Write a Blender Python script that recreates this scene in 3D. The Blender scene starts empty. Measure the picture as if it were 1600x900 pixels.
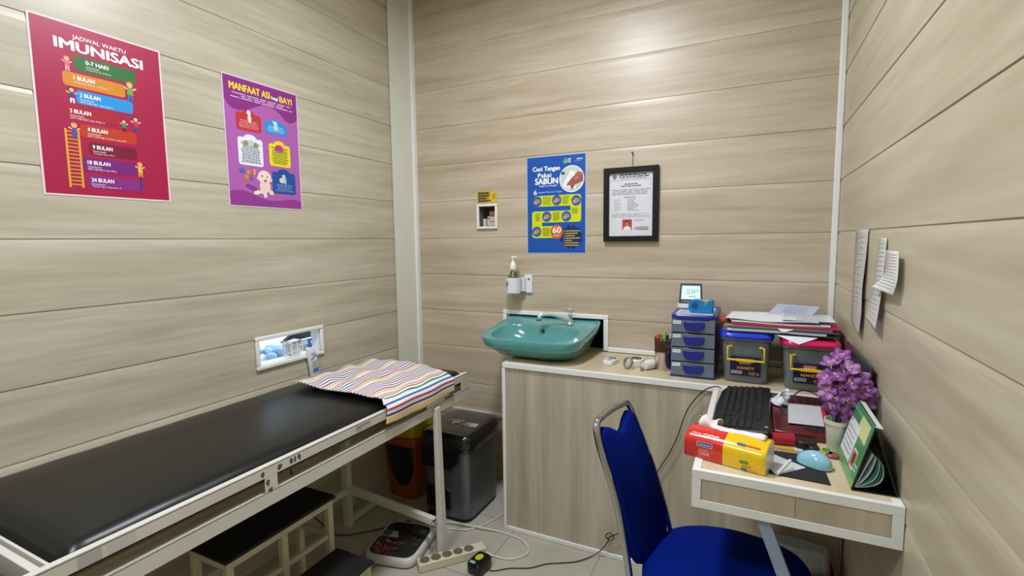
import bpy, bmesh, math, random
from mathutils import Vector, Matrix
random.seed(7)
SC = bpy.context.scene
COL = SC.collection
PI = math.pi

# ------------------------------------------------------------------ camera
cam_d = bpy.data.cameras.new('camera')
cam = bpy.data.objects.new('camera', cam_d)
COL.objects.link(cam)
cam_d.sensor_width = 36.0
cam_d.lens = 17.28
cam_d.clip_start = 0.02
_F = Vector((-0.43850343, 0.89371233, -0.09483151))
_R = Vector((0.898186, 0.4394609, -0.01166304))
_U = Vector((-0.03125133, 0.09029062, 0.99542501))
cam.matrix_world = Matrix(((_R.x, _U.x, -_F.x, 0.0), (_R.y, _U.y, -_F.y, 0.0), (_R.z, _U.z, -_F.z, 1.30), (0, 0, 0, 1)))
SC.camera = cam

# ------------------------------------------------------------------ world, lights, exposure
SC.view_settings.view_transform = 'Standard'
SC.view_settings.look = 'None'
SC.view_settings.exposure = 0.0
SC.view_settings.gamma = 1.0
SC.view_settings.use_curve_mapping = False
wd = bpy.data.worlds.new('world'); SC.world = wd
wd.use_nodes = True
wd.node_tree.nodes['Background'].inputs[0].default_value = (0.9, 0.95, 1.0, 1)
wd.node_tree.nodes['Background'].inputs[1].default_value = 0.15


def area(name, loc, size, power, col, rot=(0, 0, 0), shape='DISK', sy=None):
    l = bpy.data.lights.new(name, 'AREA')
    l.shape = shape; l.size = size
    if sy: l.size_y = sy
    l.energy = power; l.color = col
    o = bpy.data.objects.new(name, l); COL.objects.link(o)
    o.location = loc; o.rotation_euler = rot
    return o


area('lamp_and_fill_light', (-0.68, 1.20, 2.56), 0.28, 25, (0.95, 0.985, 1.06))
area('lamp_and_fill_light', (-0.85, -0.25, 2.56), 0.40, 24, (0.94, 0.99, 1.09))  # fill light added behind the camera to lift the left wall, no real lamp
area('next_room_light', (-2.25, 2.0, 1.46), 0.4, 9, (0.85, 0.94, 1.0), shape='RECTANGLE', sy=0.9)

# ------------------------------------------------------------------ helpers: materials


def lin(h):
    h = h.lstrip('#')
    out = []
    for i in (0, 2, 4):
        c = int(h[i:i + 2], 16) / 255.0
        out.append(c / 12.92 if c <= 0.04045 else ((c + 0.055) / 1.055) ** 2.4)
    return (out[0], out[1], out[2], 1.0)


_MC = {}


def mat(h, rough=0.5, metal=0.0, spec=0.5, coat=0.0, trans=0.0, alpha=1.0, emit=0.0, var=0.0, bump=0.0, bscale=200.0):
    key = (h, rough, metal, spec, coat, trans, alpha, emit, var, bump, bscale)
    if key in _MC: return _MC[key]
    m = bpy.data.materials.new('m_' + h.strip('#')); m.use_nodes = True
    nt = m.node_tree; b = nt.nodes['Principled BSDF']
    b.inputs['Base Color'].default_value = lin(h)
    b.inputs['Roughness'].default_value = rough
    b.inputs['Metallic'].default_value = metal
    b.inputs['Specular IOR Level'].default_value = spec
    b.inputs['Coat Weight'].default_value = coat
    b.inputs['Coat Roughness'].default_value = 0.08
    b.inputs['Transmission Weight'].default_value = trans
    b.inputs['Alpha'].default_value = alpha
    if emit:
        b.inputs['Emission Color'].default_value = lin(h)
        b.inputs['Emission Strength'].default_value = emit
    if var or bump:
        tc = nt.nodes.new('ShaderNodeTexCoord')
        nz = nt.nodes.new('ShaderNodeTexNoise'); nz.inputs['Scale'].default_value = bscale
        nz.inputs['Detail'].default_value = 4
        nt.links.new(tc.outputs['Object'], nz.inputs['Vector'])
        if var:
            hs = nt.nodes.new('ShaderNodeHueSaturation')
            mr = nt.nodes.new('ShaderNodeMapRange')
            mr.inputs[1].default_value = 0.3; mr.inputs[2].default_value = 0.7
            mr.inputs[3].default_value = 1 - var; mr.inputs[4].default_value = 1 + var
            nt.links.new(nz.outputs['Fac'], mr.inputs[0])
            nt.links.new(mr.outputs[0], hs.inputs['Value'])
            hs.inputs['Color'].default_value = lin(h)
            nt.links.new(hs.outputs[0], b.inputs['Base Color'])
        if bump:
            bp = nt.nodes.new('ShaderNodeBump'); bp.inputs['Strength'].default_value = bump
            bp.inputs['Distance'].default_value = 0.002
            nt.links.new(nz.outputs['Fac'], bp.inputs['Height'])
            nt.links.new(bp.outputs[0], b.inputs['Normal'])
    _MC[key] = m
    return m


def wood(name, cols, scale, rough=0.38, bump=0.02, streak=0.35, seed=0.0):
    """laminate with grain stretched along the axes whose scale is small"""
    m = bpy.data.materials.new(name); m.use_nodes = True
    nt = m.node_tree; b = nt.nodes['Principled BSDF']; N = nt.nodes.new; L = nt.links.new
    tc = N('ShaderNodeTexCoord'); mp = N('ShaderNodeMapping')
    mp.inputs['Scale'].default_value = scale; mp.inputs['Location'].default_value = (seed, seed * 2, seed * .7)
    L(tc.outputs['Object'], mp.inputs['Vector'])
    n1 = N('ShaderNodeTexNoise'); n1.inputs['Scale'].default_value = 1.0; n1.inputs['Detail'].default_value = 3
    n1.inputs['Roughness'].default_value = 0.55; n1.inputs['Distortion'].default_value = 0.6
    L(mp.outputs[0], n1.inputs['Vector'])
    r1 = N('ShaderNodeValToRGB'); cr = r1.color_ramp
    cr.elements[0].position = 0.30; cr.elements[0].color = lin(cols[0])
    cr.elements[1].position = 0.72; cr.elements[1].color = lin(cols[2])
    e = cr.elements.new(0.5); e.color = lin(cols[1])
    L(n1.outputs['Fac'], r1.inputs['Fac'])
    mp2 = N('ShaderNodeMapping'); mp2.inputs['Scale'].default_value = tuple(4.5 * s for s in scale)
    L(tc.outputs['Object'], mp2.inputs['Vector'])
    n2 = N('ShaderNodeTexNoise'); n2.inputs['Scale'].default_value = 1.0; n2.inputs['Detail'].default_value = 5
    n2.inputs['Roughness'].default_value = 0.6
    L(mp2.outputs[0], n2.inputs['Vector'])
    mx = N('ShaderNodeMixRGB'); mx.blend_type = 'OVERLAY'; mx.inputs['Fac'].default_value = streak
    L(r1.outputs[0], mx.inputs[1]); L(n2.outputs['Fac'], mx.inputs[2])
    L(mx.outputs[0], b.inputs['Base Color'])
    b.inputs['Roughness'].default_value = rough
    bp = N('ShaderNodeBump'); bp.inputs['Strength'].default_value = bump; bp.inputs['Distance'].default_value = 0.002
    L(n2.outputs['Fac'], bp.inputs['Height']); L(bp.outputs[0], b.inputs['Normal'])
    return m


# ------------------------------------------------------------------ helpers: geometry
_TXT = {}


def text_geo(s, bold=0.0):
    k = (s, bold)
    if k in _TXT: return _TXT[k]
    c = bpy.data.curves.new('t', 'FONT'); c.body = s; c.size = 1.0; c.offset = bold; c.resolution_u = 3
    o = bpy.data.objects.new('t', c); COL.objects.link(o)
    bpy.context.view_layer.update()
    dg = bpy.context.evaluated_depsgraph_get()
    me = bpy.data.meshes.new_from_object(o.evaluated_get(dg))
    vs = [(v.co.x, v.co.y) for v in me.vertices]; fs = [tuple(p.vertices) for p in me.polygons]
    bpy.data.objects.remove(o); bpy.data.curves.remove(c); bpy.data.meshes.remove(me)
    x0 = min(v[0] for v in vs); x1 = max(v[0] for v in vs); y0 = min(v[1] for v in vs); y1 = max(v[1] for v in vs)
    vs = [((x - x0) / (x1 - x0), (y - y0) / (y1 - y0)) for x, y in vs]
    _TXT[k] = (vs, fs)
    return _TXT[k]


class MB:
    """collects faces of one mesh object, in world coordinates"""

    def __init__(s):
        s.v = []; s.f = []; s.mi = []; s.cur = 0; s.mats = []

    def m(s, material):
        if material not in s.mats: s.mats.append(material)
        s.cur = s.mats.index(material); return s

    def add(s, vs, fs):
        o = len(s.v); s.v += [Vector(p) for p in vs]
        for f in fs:
            s.f.append(tuple(i + o for i in f)); s.mi.append(s.cur)
        return s

    def xf(s, M, start=0):
        for i in range(start, len(s.v)): s.v[i] = M @ s.v[i]
        return s

    def box(s, x0, x1, y0, y1, z0, z1):
        vs = [(x, y, z) for z in (z0, z1) for y in (y0, y1) for x in (x0, x1)]
        return s.add(vs, [(0, 2, 3, 1), (4, 5, 7, 6), (0, 1, 5, 4), (2, 6, 7, 3), (0, 4, 6, 2), (1, 3, 7, 5)])

    def hexa(s, p):
        return s.add(p, [(0, 3, 2, 1), (4, 5, 6, 7), (0, 1, 5, 4), (1, 2, 6, 5), (2, 3, 7, 6), (3, 0, 4, 7)])

    def prism(s, pts, vec):
        n = len(pts); vec = Vector(vec); a = [Vector(p) for p in pts]
        return s.add(a + [p + vec for p in a], [tuple(reversed(range(n))), tuple(range(n, 2 * n))] + [(i, (i + 1) % n, n + (i + 1) % n, n + i) for i in range(n)])

    def loft(s, rings, cap0=True, cap1=True, closed=True):
        n = len(rings[0]); vs = [p for r in rings for p in r]; fs = []
        for k in range(len(rings) - 1):
            for i in range(n if closed else n - 1):
                j = (i + 1) % n
                fs.append((k * n + i, k * n + j, (k + 1) * n + j, (k + 1) * n + i))
        if cap0: fs.append(tuple(reversed(range(n))))
        if cap1: fs.append(tuple((len(rings) - 1) * n + i for i in range(n)))
        return s.add(vs, fs)

    def lathe(s, prof, c=(0, 0, 0), n=24, axis=(0, 0, 1), cap=True):
        ax = Vector(axis).normalized(); q = Vector((0, 0, 1)).rotation_difference(ax)
        rings = []
        for r, z in prof:
            rings.append([Vector(c) + q @ Vector((r * math.cos(2 * PI * i / n), r * math.sin(2 * PI * i / n), z)) for i in range(n)])
        return s.loft(rings, cap, cap)

    def cyl(s, a, b, r, r2=None, n=16):
        a = Vector(a); b = Vector(b); r2 = r if r2 is None else r2
        return s.lathe([(r, 0), (r2, (b - a).length)], a, n, b - a)

    def tube(s, pts, r, n=10, closed=False, flat=None):
        P = [Vector(p) for p in pts]; k = len(P); rings = []; prev = None
        for i in range(k):
            if closed: t = P[(i + 1) % k] - P[i - 1]
            else: t = P[min(i + 1, k - 1)] - P[max(i - 1, 0)]
            t.normalize()
            if prev is None:
                a = Vector((0, 0, 1)) if abs(t.z) < .9 else Vector((1, 0, 0))
                u = t.cross(a).normalized()
            else:
                u = (prev - t * prev.dot(t)).normalized()
            prev = u; w = t.cross(u)
            rr = r[i] if isinstance(r, (list, tuple)) else r
            ry = rr if flat is None else flat
            rings.append([P[i] + u * rr * math.cos(2 * PI * j / n) + w * ry * math.sin(2 * PI * j / n) for j in range(n)])
        if closed: rings.append(rings[0]); return s.loft(rings, False, False)
        return s.loft(rings)

    def ball(s, c, r, n=14, k=8):
        rx, ry, rz = (r, r, r) if not isinstance(r, (tuple, list)) else r
        rings = []
        for a in range(1, k):
            t = PI * a / k
            rings.append([(c[0] + rx * math.sin(t) * math.cos(2 * PI * i / n), c[1] + ry * math.sin(t) * math.sin(2 * PI * i / n), c[2] - rz * math.cos(t)) for i in range(n)])
        return s.loft(rings)

    def build(s, name, material=None, parent=None, at=None, bevel=0.0, smooth=35, sub=0, seg=2, solid=0.0):
        if material is not None and not s.mats: s.mats = [material]
        org = Vector(at) if at is not None else (parent_loc(parent) if parent else None)
        if org is None:
            xs = [p.x for p in s.v]; ys = [p.y for p in s.v]
            org = Vector(((min(xs) + max(xs)) / 2, (min(ys) + max(ys)) / 2, min(p.z for p in s.v)))
        me = bpy.data.meshes.new(name)
        me.from_pydata([tuple(p - org) for p in s.v], [], s.f)
        for x in s.mats: me.materials.append(x)
        me.polygons.foreach_set('material_index', s.mi)
        bm = bmesh.new(); bm.from_mesh(me)
        if not getattr(s, 'keep', False): bmesh.ops.recalc_face_normals(bm, faces=bm.faces)
        bm.to_mesh(me); bm.free()
        if smooth:
            me.shade_smooth(); me.set_sharp_from_angle(angle=math.radians(smooth))
        o = bpy.data.objects.new(name, me); COL.objects.link(o)
        if parent:
            o.parent = parent; o.location = org - parent_loc(parent)
        else: o.location = org
        if solid:
            md = o.modifiers.new('solid', 'SOLIDIFY'); md.thickness = solid; md.offset = 0
        if bevel:
            md = o.modifiers.new('bevel', 'BEVEL'); md.width = bevel; md.segments = seg; md.limit_method = 'ANGLE'; md.angle_limit = math.radians(40)
        if sub:
            md = o.modifiers.new('sub', 'SUBSURF'); md.levels = sub; md.render_levels = sub
        return o


def parent_loc(p):
    v = Vector((0, 0, 0))
    while p is not None: v = v + Vector(p.location); p = p.parent
    return v


def tag(o, label=None, cat=None, group=None, kind=None):
    if label: o['label'] = label
    if cat: o['category'] = cat
    if group: o['group'] = group
    if kind: o['kind'] = kind
    return o


def thing(name, loc, label, cat, group=None):
    o = bpy.data.objects.new(name, None); COL.objects.link(o); o.location = loc; o.empty_display_size = .05
    return tag(o, label, cat, group)


def struct(o): o['kind'] = 'structure'; return o


def B(x0, x1, y0, y1, z0, z1): return MB().box(x0, x1, y0, y1, z0, z1)


def smoothpath(pts, n=8, closed=False):
    """Catmull-Rom through points"""
    P = [Vector(p) for p in pts]; out = []; k = len(P)
    for i in range(k if closed else k - 1):
        p0 = P[i - 1] if (i > 0 or closed) else P[0]; p1 = P[i]; p2 = P[(i + 1) % k]; p3 = P[(i + 2) % k] if (closed or i + 2 < k) else P[-1]
        for j in range(n):
            t = j / n
            out.append(0.5 * ((2 * p1) + (p2 - p0) * t + (2 * p0 - 5 * p1 + 4 * p2 - p3) * t * t + (3 * p1 - p0 - 3 * p2 + p3) * t ** 3))
    if not closed: out.append(P[-1])
    return out


def sring(cx, cy, a, b, z, e=4.0, n=40, zf=None, ymax=None):
    pts = []
    for i in range(n):
        t = 2 * PI * (i + .5) / n; c = math.cos(t); s_ = math.sin(t)
        x = cx + a * math.copysign(abs(c) ** (2 / e), c); y = cy + b * math.copysign(abs(s_) ** (2 / e), s_)
        if ymax is not None: y = min(y, ymax)
        pts.append((x, y, zf(x, y) + z if zf else z))
    return pts


class Sheet(MB):
    """flat printed matter; local units are centimetres"""

    def __init__(s, O, u, v, n=None, eps=0.00035):
        super().__init__()
        s.O = Vector(O); s.u = Vector(u).normalized() * .01; s.w = Vector(v).normalized() * .01
        s.n = (Vector(n) if n else s.u.cross(s.w)).normalized(); s.eps = eps; s.k = 0; s.c = 0; s.keep = True; s.rough = 0.45

    def pt(s, x, y): return s.O + s.u * x + s.w * y + s.n * (s.eps * s.k * .5 + s.c * 3e-6)

    def flip(s): return s.u.cross(s.w).dot(s.n) < 0

    def poly(s, pts, h, k=None):
        s.m(mat(h, s.rough))
        if k is not None: s.k = k
        s.c += 1
        f = tuple(range(len(pts)))
        if s.flip(): f = tuple(reversed(f))
        return s.add([s.pt(*p) for p in pts], [f])

    def rect(s, x0, y0, x1, y1, h, k=None): return s.poly([(x0, y0), (x1, y0), (x1, y1), (x0, y1)], h, k)

    def rrect(s, x0, y0, x1, y1, r, h, k=None):
        p = []
        for cx, cy, a in ((x1 - r, y0 + r, -PI / 2), (x1 - r, y1 - r, 0), (x0 + r, y1 - r, PI / 2), (x0 + r, y0 + r, PI)):
            for j in range(5): t = a + j * PI / 8; p.append((cx + r * math.cos(t), cy + r * math.sin(t)))
        return s.poly(p, h, k)

    def ell(s, cx, cy, rx, ry, h, k=None, n=20, rot=0):
        c, q = math.cos(rot), math.sin(rot)
        return s.poly([(cx + rx * math.cos(2 * PI * i / n) * c - ry * math.sin(2 * PI * i / n) * q, cy + rx * math.cos(2 * PI * i / n) * q + ry * math.sin(2 * PI * i / n) * c) for i in range(n)], h, k)

    def text(s, t, x0, y0, x1, y1, h, bold=0.0, k=None):
        if k is not None: s.k = k
        vs, fs = text_geo(t, 0.0); s.m(mat(h, s.rough))
        if s.flip(): fs = [tuple(reversed(f)) for f in fs]
        e = min(.06, bold) * (y1 - y0) * 1.3
        for ox, oy in (((0, 0),) if bold <= 0 else ((-e, 0), (e, 0), (0, -e * .6), (0, e * .6))):
            s.c += 1
            s.add([s.pt(x0 + ox + a * (x1 - x0), y0 + oy + b * (y1 - y0)) for a, b in vs], fs)
        return s

    def lines(s, x0, y0, x1, y1, n, h, k=None, fill=.45, ragged=.15, center=False, seed=1):
        rr = random.Random(seed); st = (y1 - y0) / n
        for i in range(n):
            y = y1 - (i + .5) * st; cut = rr.random() * ragged * (x1 - x0)
            a, b = (x0 + cut / 2, x1 - cut / 2) if center else (x0, x1 - cut)
            # words
            x = a
            while x < b - .1:
                w = min(b - x, (x1 - x0) * (.06 + .16 * rr.random()))
                s.rect(x, y - st * fill / 2, x + w, y + st * fill / 2, h, k); x += w + (x1 - x0) * .025
        return s

    def base(s, w, h, col, t=0.0006, z=0):
        O = s.O; s.m(mat(col, s.rough)); a = [O, O + s.u * w, O + s.u * w + s.w * h, O + s.w * h]
        b = [p + s.n * t for p in a]
        f = [(0, 3, 2, 1), (4, 5, 6, 7), (0, 1, 5, 4), (1, 2, 6, 5), (2, 3, 7, 6), (3, 0, 4, 7)]
        if s.flip(): f = [tuple(reversed(q)) for q in f]
        s.add(a + b, f); s.O = O + s.n * t
        return s


# ------------------------------------------------------------------ shared materials
WHITE_T = mat('#e4e6e0', 0.35, var=0.03, bscale=30)
M_WALL = wood('panel_laminate_left', ('#b2aa94', '#c0b8a3', '#cbc4b1'), (0.9, 0.9, 13.0), rough=0.33, streak=0.26)
M_WALLB = wood('panel_laminate_back', ('#b4a48b', '#c2b39c', '#ccc1ad'), (0.9, 0.9, 13.0), rough=0.35, streak=0.26, seed=3.1)
M_WALLR = wood('panel_laminate_right', ('#b2a78d', '#bfb59c', '#cac2aa'), (0.9, 0.9, 13.0), rough=0.36, streak=0.16, seed=5.3)
M_CAB = wood('cabinet_laminate', ('#a89e89', '#b9af9a', '#c6bdab'), (11.0, 11.0, 0.7), rough=0.42, streak=0.3, seed=2.1)
M_TOP = wood('counter_laminate', ('#c0ae8c', '#cdbd9c', '#d8caad'), (5.0, 1.4, 5.0), rough=0.4, streak=0.22, seed=9.1)
M_DESKTOP = wood('desk_laminate', ('#c6b391', '#d2c19f', '#dccdb0'), (9.0, 1.0, 5.0), rough=0.4, streak=0.2, seed=4.4)


def tile_mat():
    m = bpy.data.materials.new('floor_tiles'); m.use_nodes = True
    nt = m.node_tree; b = nt.nodes['Principled BSDF']; N = nt.nodes.new; L = nt.links.new
    tc = N('ShaderNodeTexCoord'); br = N('ShaderNodeTexBrick')
    br.offset = 0.0; br.squash = 1.0
    br.inputs['Scale'].default_value = 1.0; br.inputs['Brick Width'].default_value = 0.4; br.inputs['Row Height'].default_value = 0.4
    br.inputs['Mortar Size'].default_value = 0.0022; br.inputs['Color1'].default_value = lin('#b4afa0'); br.inputs['Color2'].default_value = lin('#b0ab9c')
    br.inputs['Mortar'].default_value = lin('#8a8172')
    mp = N('ShaderNodeMapping'); mp.inputs['Location'].default_value = (0.13, 0.06, 0); mp.inputs['Rotation'].default_value = (0, 0, 0)
    L(tc.outputs['Object'], mp.inputs[0]); L(mp.outputs[0], br.inputs['Vector'])
    nz = N('ShaderNodeTexNoise'); nz.inputs['Scale'].default_value = 5; nz.inputs['Detail'].default_value = 6
    L(tc.outputs['Object'], nz.inputs[0])
    mx = N('ShaderNodeMixRGB'); mx.blend_type = 'OVERLAY'; mx.inputs['Fac'].default_value = .25
    L(br.outputs['Color'], mx.inputs[1]); L(nz.outputs['Fac'], mx.inputs[2]); L(mx.outputs[0], b.inputs['Base Color'])
    b.inputs['Roughness'].default_value = 0.28
    return m


# ------------------------------------------------------------------ room shell
XL, XR, YB, YF, ZC = -1.757, 0.293, 2.29, -1.2, 2.62
SEAMS = [1.322 + 0.1995 * k for k in range(-7, 8)]


def wallseg(mb, axis, const, nrm, a0, a1, z0, z1, th=0.03):
    """clad wall strip: axis 'x' runs along x at y=const, 'y' runs along y at x=const; nrm = +-1 into the room"""
    prof = [(z0, 0.0)]
    for sz in SEAMS:
        for dz, d in ((-0.024, 0.0), (-0.013, -0.0007), (-0.0010, -0.0027), (0.0, -0.0027), (0.0005, 0.0)):
            if z0 + .001 < sz + dz < z1 - .001: prof.append((sz + dz, d))
    prof.append((z1, 0.0))
    P = [(const + nrm * d, z) for z, d in prof] + [(const - nrm * th, z1), (const - nrm * th, z0)]
    if axis == 'x': ring = lambda a: [(a, p, z) for p, z in P]
    else: ring = lambda a: [(p, a, z) for p, z in P]
    mb.loft([ring(a0), ring(a1)])


w = MB()
for a0, a1, z0, z1 in ((-1.757, -1.3105, 0, ZC), (-1.3105, -1.213, 0, 1.379), (-1.3105, -1.213, 1.483, ZC), (-1.213, -1.13, 0, ZC),
                       (-1.13, -0.632, 0, 0.775), (-1.13, -0.632, 0.925, ZC), (-0.632, XR + .03, 0, ZC)):
    wallseg(w, 'x', YB, -1, a0, a1, z0, z1)
struct(w.build('wall_back', M_WALLB, at=(0, YB, 0), smooth=0))
w = MB()
for a0, a1, z0, z1 in ((YF, 1.283, 0, ZC), (1.283, 1.590, 0, .815), (1.283, 1.590, 0.916, ZC), (1.590, YB, 0, ZC)):
    wallseg(w, 'y', XL, 1, a0, a1, z0, z1)
struct(w.build('wall_left', M_WALL, at=(XL, 0, 0), smooth=0))
w = MB(); wallseg(w, 'y', XR, -1, YF, YB, 0, ZC)
struct(w.build('wall_right', M_WALLR, at=(XR, 0, 0), smooth=0))
w = MB(); wallseg(w, 'x', YF, 1, XL, XR, 0, ZC)
struct(w.build('wall_front', M_WALL, at=(0, YF, 0), smooth=0))
struct(B(XL - .03, XR + .03, YF - .03, YB + .03, -.05, 0).build('floor', tile_mat(), at=(0, 0, 0), smooth=0))
struct(B(XL - .03, XR + .03, YF - .03, YB + .03, ZC, ZC + .05).build('ceiling', mat('#e6e4de', .6), at=(0, 0, ZC), smooth=0))
# left corner boxing set diagonally across the corner, with its white edge strip
struct(MB().prism([(XL, 2.145, 0), (XL + .005, 2.13, 0), (-1.716, 2.262, 0), (-1.704, 2.29, 0), (XL, 2.29, 0)], (0, 0, ZC)).build('trim_1', mat('#d6d7c8', .5, var=.02, bscale=9, bump=.1), smooth=0))
struct(MB().box(-1.722, -1.704, 2.262, 2.29, 0, ZC).build('trim_2', mat('#eef1ee', .35), bevel=.003))
struct(MB().box(XR - .022, XR, 2.272, 2.29, 0.77, ZC).build('trim_3', mat('#eef0ec', .35), bevel=.004))
struct(MB().box(-1.50, -0.972, 2.268, 2.29, 0.352, 0.374).build('trim_4', mat('#c9c8c0', .4), bevel=.003))
# sink recess behind the basin and its white surround
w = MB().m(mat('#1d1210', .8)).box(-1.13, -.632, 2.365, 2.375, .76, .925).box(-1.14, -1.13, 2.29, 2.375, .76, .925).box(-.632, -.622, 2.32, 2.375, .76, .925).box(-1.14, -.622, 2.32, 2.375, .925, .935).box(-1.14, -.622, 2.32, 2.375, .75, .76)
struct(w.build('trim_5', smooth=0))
w = MB().box(-1.174, -.610, 2.279, 2.29, .921, .943).box(-.634, -.610, 2.279, 2.29, .768, .921).box(-1.174, -1.152, 2.279, 2.29, .768, .921)
struct(w.build('trim_6', mat('#f0f2ee', .3), bevel=.003))
struct(B(-.610, XR - .022, 2.268, 2.29, .768, .790).build('trim_7', mat('#eceee8', .35), bevel=.004))

# pass-through window in the left wall with the bright room behind it
w = MB(); y0, y1, z0, z1 = 1.266, 1.607, .798, .932; t = .017
w.box(XL, XL + .012, y0, y1, z0, z0 + t).box(XL, XL + .012, y0, y1, z1 - t, z1).box(XL, XL + .012, y0, y0 + t, z0 + t, z1 - t).box(XL, XL + .012, y1 - t, y1, z0 + t, z1 - t)
win = struct(w.build('window_1', mat('#e9ebe8', .3), bevel=.004, at=(XL, 1.43, .80)))
w = MB().box(XL - .052, XL - .0005, 1.2845, 1.5885, .806, .8165).box(XL - .052, XL - .0005, 1.2845, 1.5885, .9145, .925).box(XL - .052, XL - .0005, 1.274, 1.2845, .806, .925).box(XL - .052, XL - .0005, 1.5885, 1.599, .806, .925)
w.build('window_reveal', mat('#dfe3e4', .3), parent=win)
PALE = mat('#dfe9ee', .6)
struct(B(-2.82, -2.80, 1.0, 3.4, .3, 1.5).build('wall_beyond', PALE, smooth=0))
struct(B(-2.80, XL - .053, .98, 1.0, .3, 1.5).build('wall_beyond_front', PALE, smooth=0))
struct(B(-2.80, XL - .053, 3.4, 3.42, .3, 1.5).build('wall_beyond_back', PALE, smooth=0))
struct(B(-2.80, XL - .053, 1.0, 3.4, 1.5, 1.52).build('ceiling_beyond', PALE, smooth=0))
struct(B(-2.80, XL - .053, 1.0, 3.4, .28, .3).build('floor_beyond', PALE, smooth=0))
struct(MB().box(XL - .052, XL - .034, 1.0, 1.274, .3, 1.5).box(XL - .052, XL - .034, 1.599, 3.4, .3, 1.5).box(XL - .052, XL - .034, 1.274, 1.599, .3, .806).box(XL - .052, XL - .034, 1.274, 1.599, .925, 1.5).build('wall_beyond_right', PALE, smooth=0))
t_ = thing('table', (-2.25, 1.9, .3), 'white table top seen through the small window in the left wall', 'table')
B(-2.75, -1.84, 1.05, 3.2, .74, .765).build('tabletop', mat('#f2f5f6', .3), parent=t_, bevel=.004)
for lx, ly in ((-2.7, 1.1), (-1.9, 1.1), (-2.7, 3.15), (-1.9, 3.15)):
    B(lx - .02, lx + .02, ly - .02, ly + .02, .3, .74).build('leg', mat('#cfd6da', .4), parent=t_)
tag(MB().loft([sring(-2.06, 1.76, .05, .10, z, 5) for z in (.765, .80)] ).build('computer_case', mat('#8d9296', .4), bevel=.005), 'grey flat machine on the white table seen through the window', 'electronic device')
tag(MB().prism([(-2.14, 1.68, .80), (-2.14, 1.90, .80), (-2.14, 1.90, .90), (-2.14, 1.80, .87)], (.02, 0, 0)).build('laptop_screen', mat('#15171a', .4), bevel=.002), 'black angled screen behind the grey machine seen through the window', 'screen')
w = MB(); r_ = random.Random(3)
for i in range(16): w.ball((-2.02 + .07 * r_.uniform(-1, 1), 1.555 + .07 * r_.uniform(-1, 1), .785 + .022 * r_.random()), (.025, .028, .018), 8, 5)
tag(w.build('plastic_bag', mat('#a9c9ee', .35)), 'crumpled pale blue plastic bag seen at the left of the small window', 'bag')
# paper holder standing in the opening
t_ = thing('paper_basket', (-1.80, 1.485, .815), 'small white basket of cards standing in the window opening', 'basket')
w = MB()
for z in (.828, .855, .875): w.tube([(-1.83, 1.455, z), (-1.775, 1.455, z), (-1.775, 1.51, z), (-1.83, 1.51, z)], .0022, 6, closed=True)
for x, y in ((-1.83, 1.455), (-1.775, 1.455), (-1.775, 1.51), (-1.83, 1.51), (-1.80, 1.455), (-1.775, 1.48), (-1.80, 1.51)): w.cyl((x, y, .815), (x, y, .876), .0022, n=6)
w.build('wire_basket', mat('#e8e8e4', .4), parent=t_)
w = MB(); w.hexa([(-1.822, 1.462, .817), (-1.783, 1.462, .817), (-1.783, 1.503, .817), (-1.822, 1.503, .817), (-1.826, 1.456, .87), (-1.779, 1.456, .87), (-1.779, 1.509, .88), (-1.826, 1.509, .88)])
w.build('card_stack', mat('#e4e2dc', .6, var=.1, bscale=60), parent=t_)

# meter niche with its sticker
w = MB().m(mat('#f1f1ec', .3)); x0, x1, z0, z1 = -1.322, -1.200, 1.366, 1.495; t = .0125
w.box(x0, x1, 2.276, YB, z0, z0 + t).box(x0, x1, 2.276, YB, z1 - t, z1).box(x0, x0 + t, 2.276, YB, z0 + t, z1 - t).box(x1 - t, x1, 2.276, YB, z0 + t, z1 - t)
nf = thing('breaker_box', (-1.261, YB, 1.366), 'small white framed wall niche holding an electric breaker', 'breaker box')
w.build('frame', parent=nf, bevel=.003)
w = MB().m(mat('#6b6258', .8)).box(x0 + .01, x1 - .01, 2.38, 2.39, z0 + .01, z1 - .01).box(x0 + .01, x0 + .012, YB, 2.38, z0 + .01, z1 - .01).box(x1 - .0125, x1 - .0105, YB, 2.38, z0 + .01, z1 - .01).box(x0 + .012, x1 - .012, YB, 2.38, z0 + .01, z0 + .0122).box(x0 + .012, x1 - .012, YB, 2.38, z1 - .0122, z1 - .01)
w.build('niche_lining', parent=nf, smooth=0)
w = MB().m(mat('#cdbfae', .5)).box(-1.285, -1.216, 2.33, 2.375, 1.382, 1.435).m(mat('#b59a86', .5)).box(-1.275, -1.216, 2.335, 2.375, 1.438, 1.462).m(mat('#c9d2d2', .4)).box(-1.300, -1.288, 2.31, 2.375, 1.379, 1.42).m(mat('#3c352e', .5)).box(-1.276, -1.270, 2.326, 2.33, 1.418, 1.424).box(-1.272, -1.226, 2.328, 2.33, 1.405, 1.407)
w.build('breaker', parent=nf, bevel=.002)
s_ = Sheet((-1.322, YB - .0006, 1.500), (1, 0, 0), (0, 0, 1), (0, -1, 0)); s_.base(12.0, 6.4, '#cbb98a')
s_.rect(.3, .3, 11.7, 6.1, '#b08f3a', 1)
s_.poly([(6.5, .4), (11.5, .4), (11.5, 6), (8, 6)], '#dcb93a', 2)
s_.ell(10, 3.4, .9, 1.6, '#b9962a', 3)
for i, (wd_) in enumerate((6.2, 6.6, 4.6, 7.4)): s_.lines(.8, 4.75 - i * 1.35, .8 + wd_, 5.75 - i * 1.35, 1, '#3a2c12', 3, fill=.85, ragged=0, seed=i)
tag(s_.build('sticker', smooth=0), 'gold notice sticker with dark lettering above the niche', 'sticker')

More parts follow.
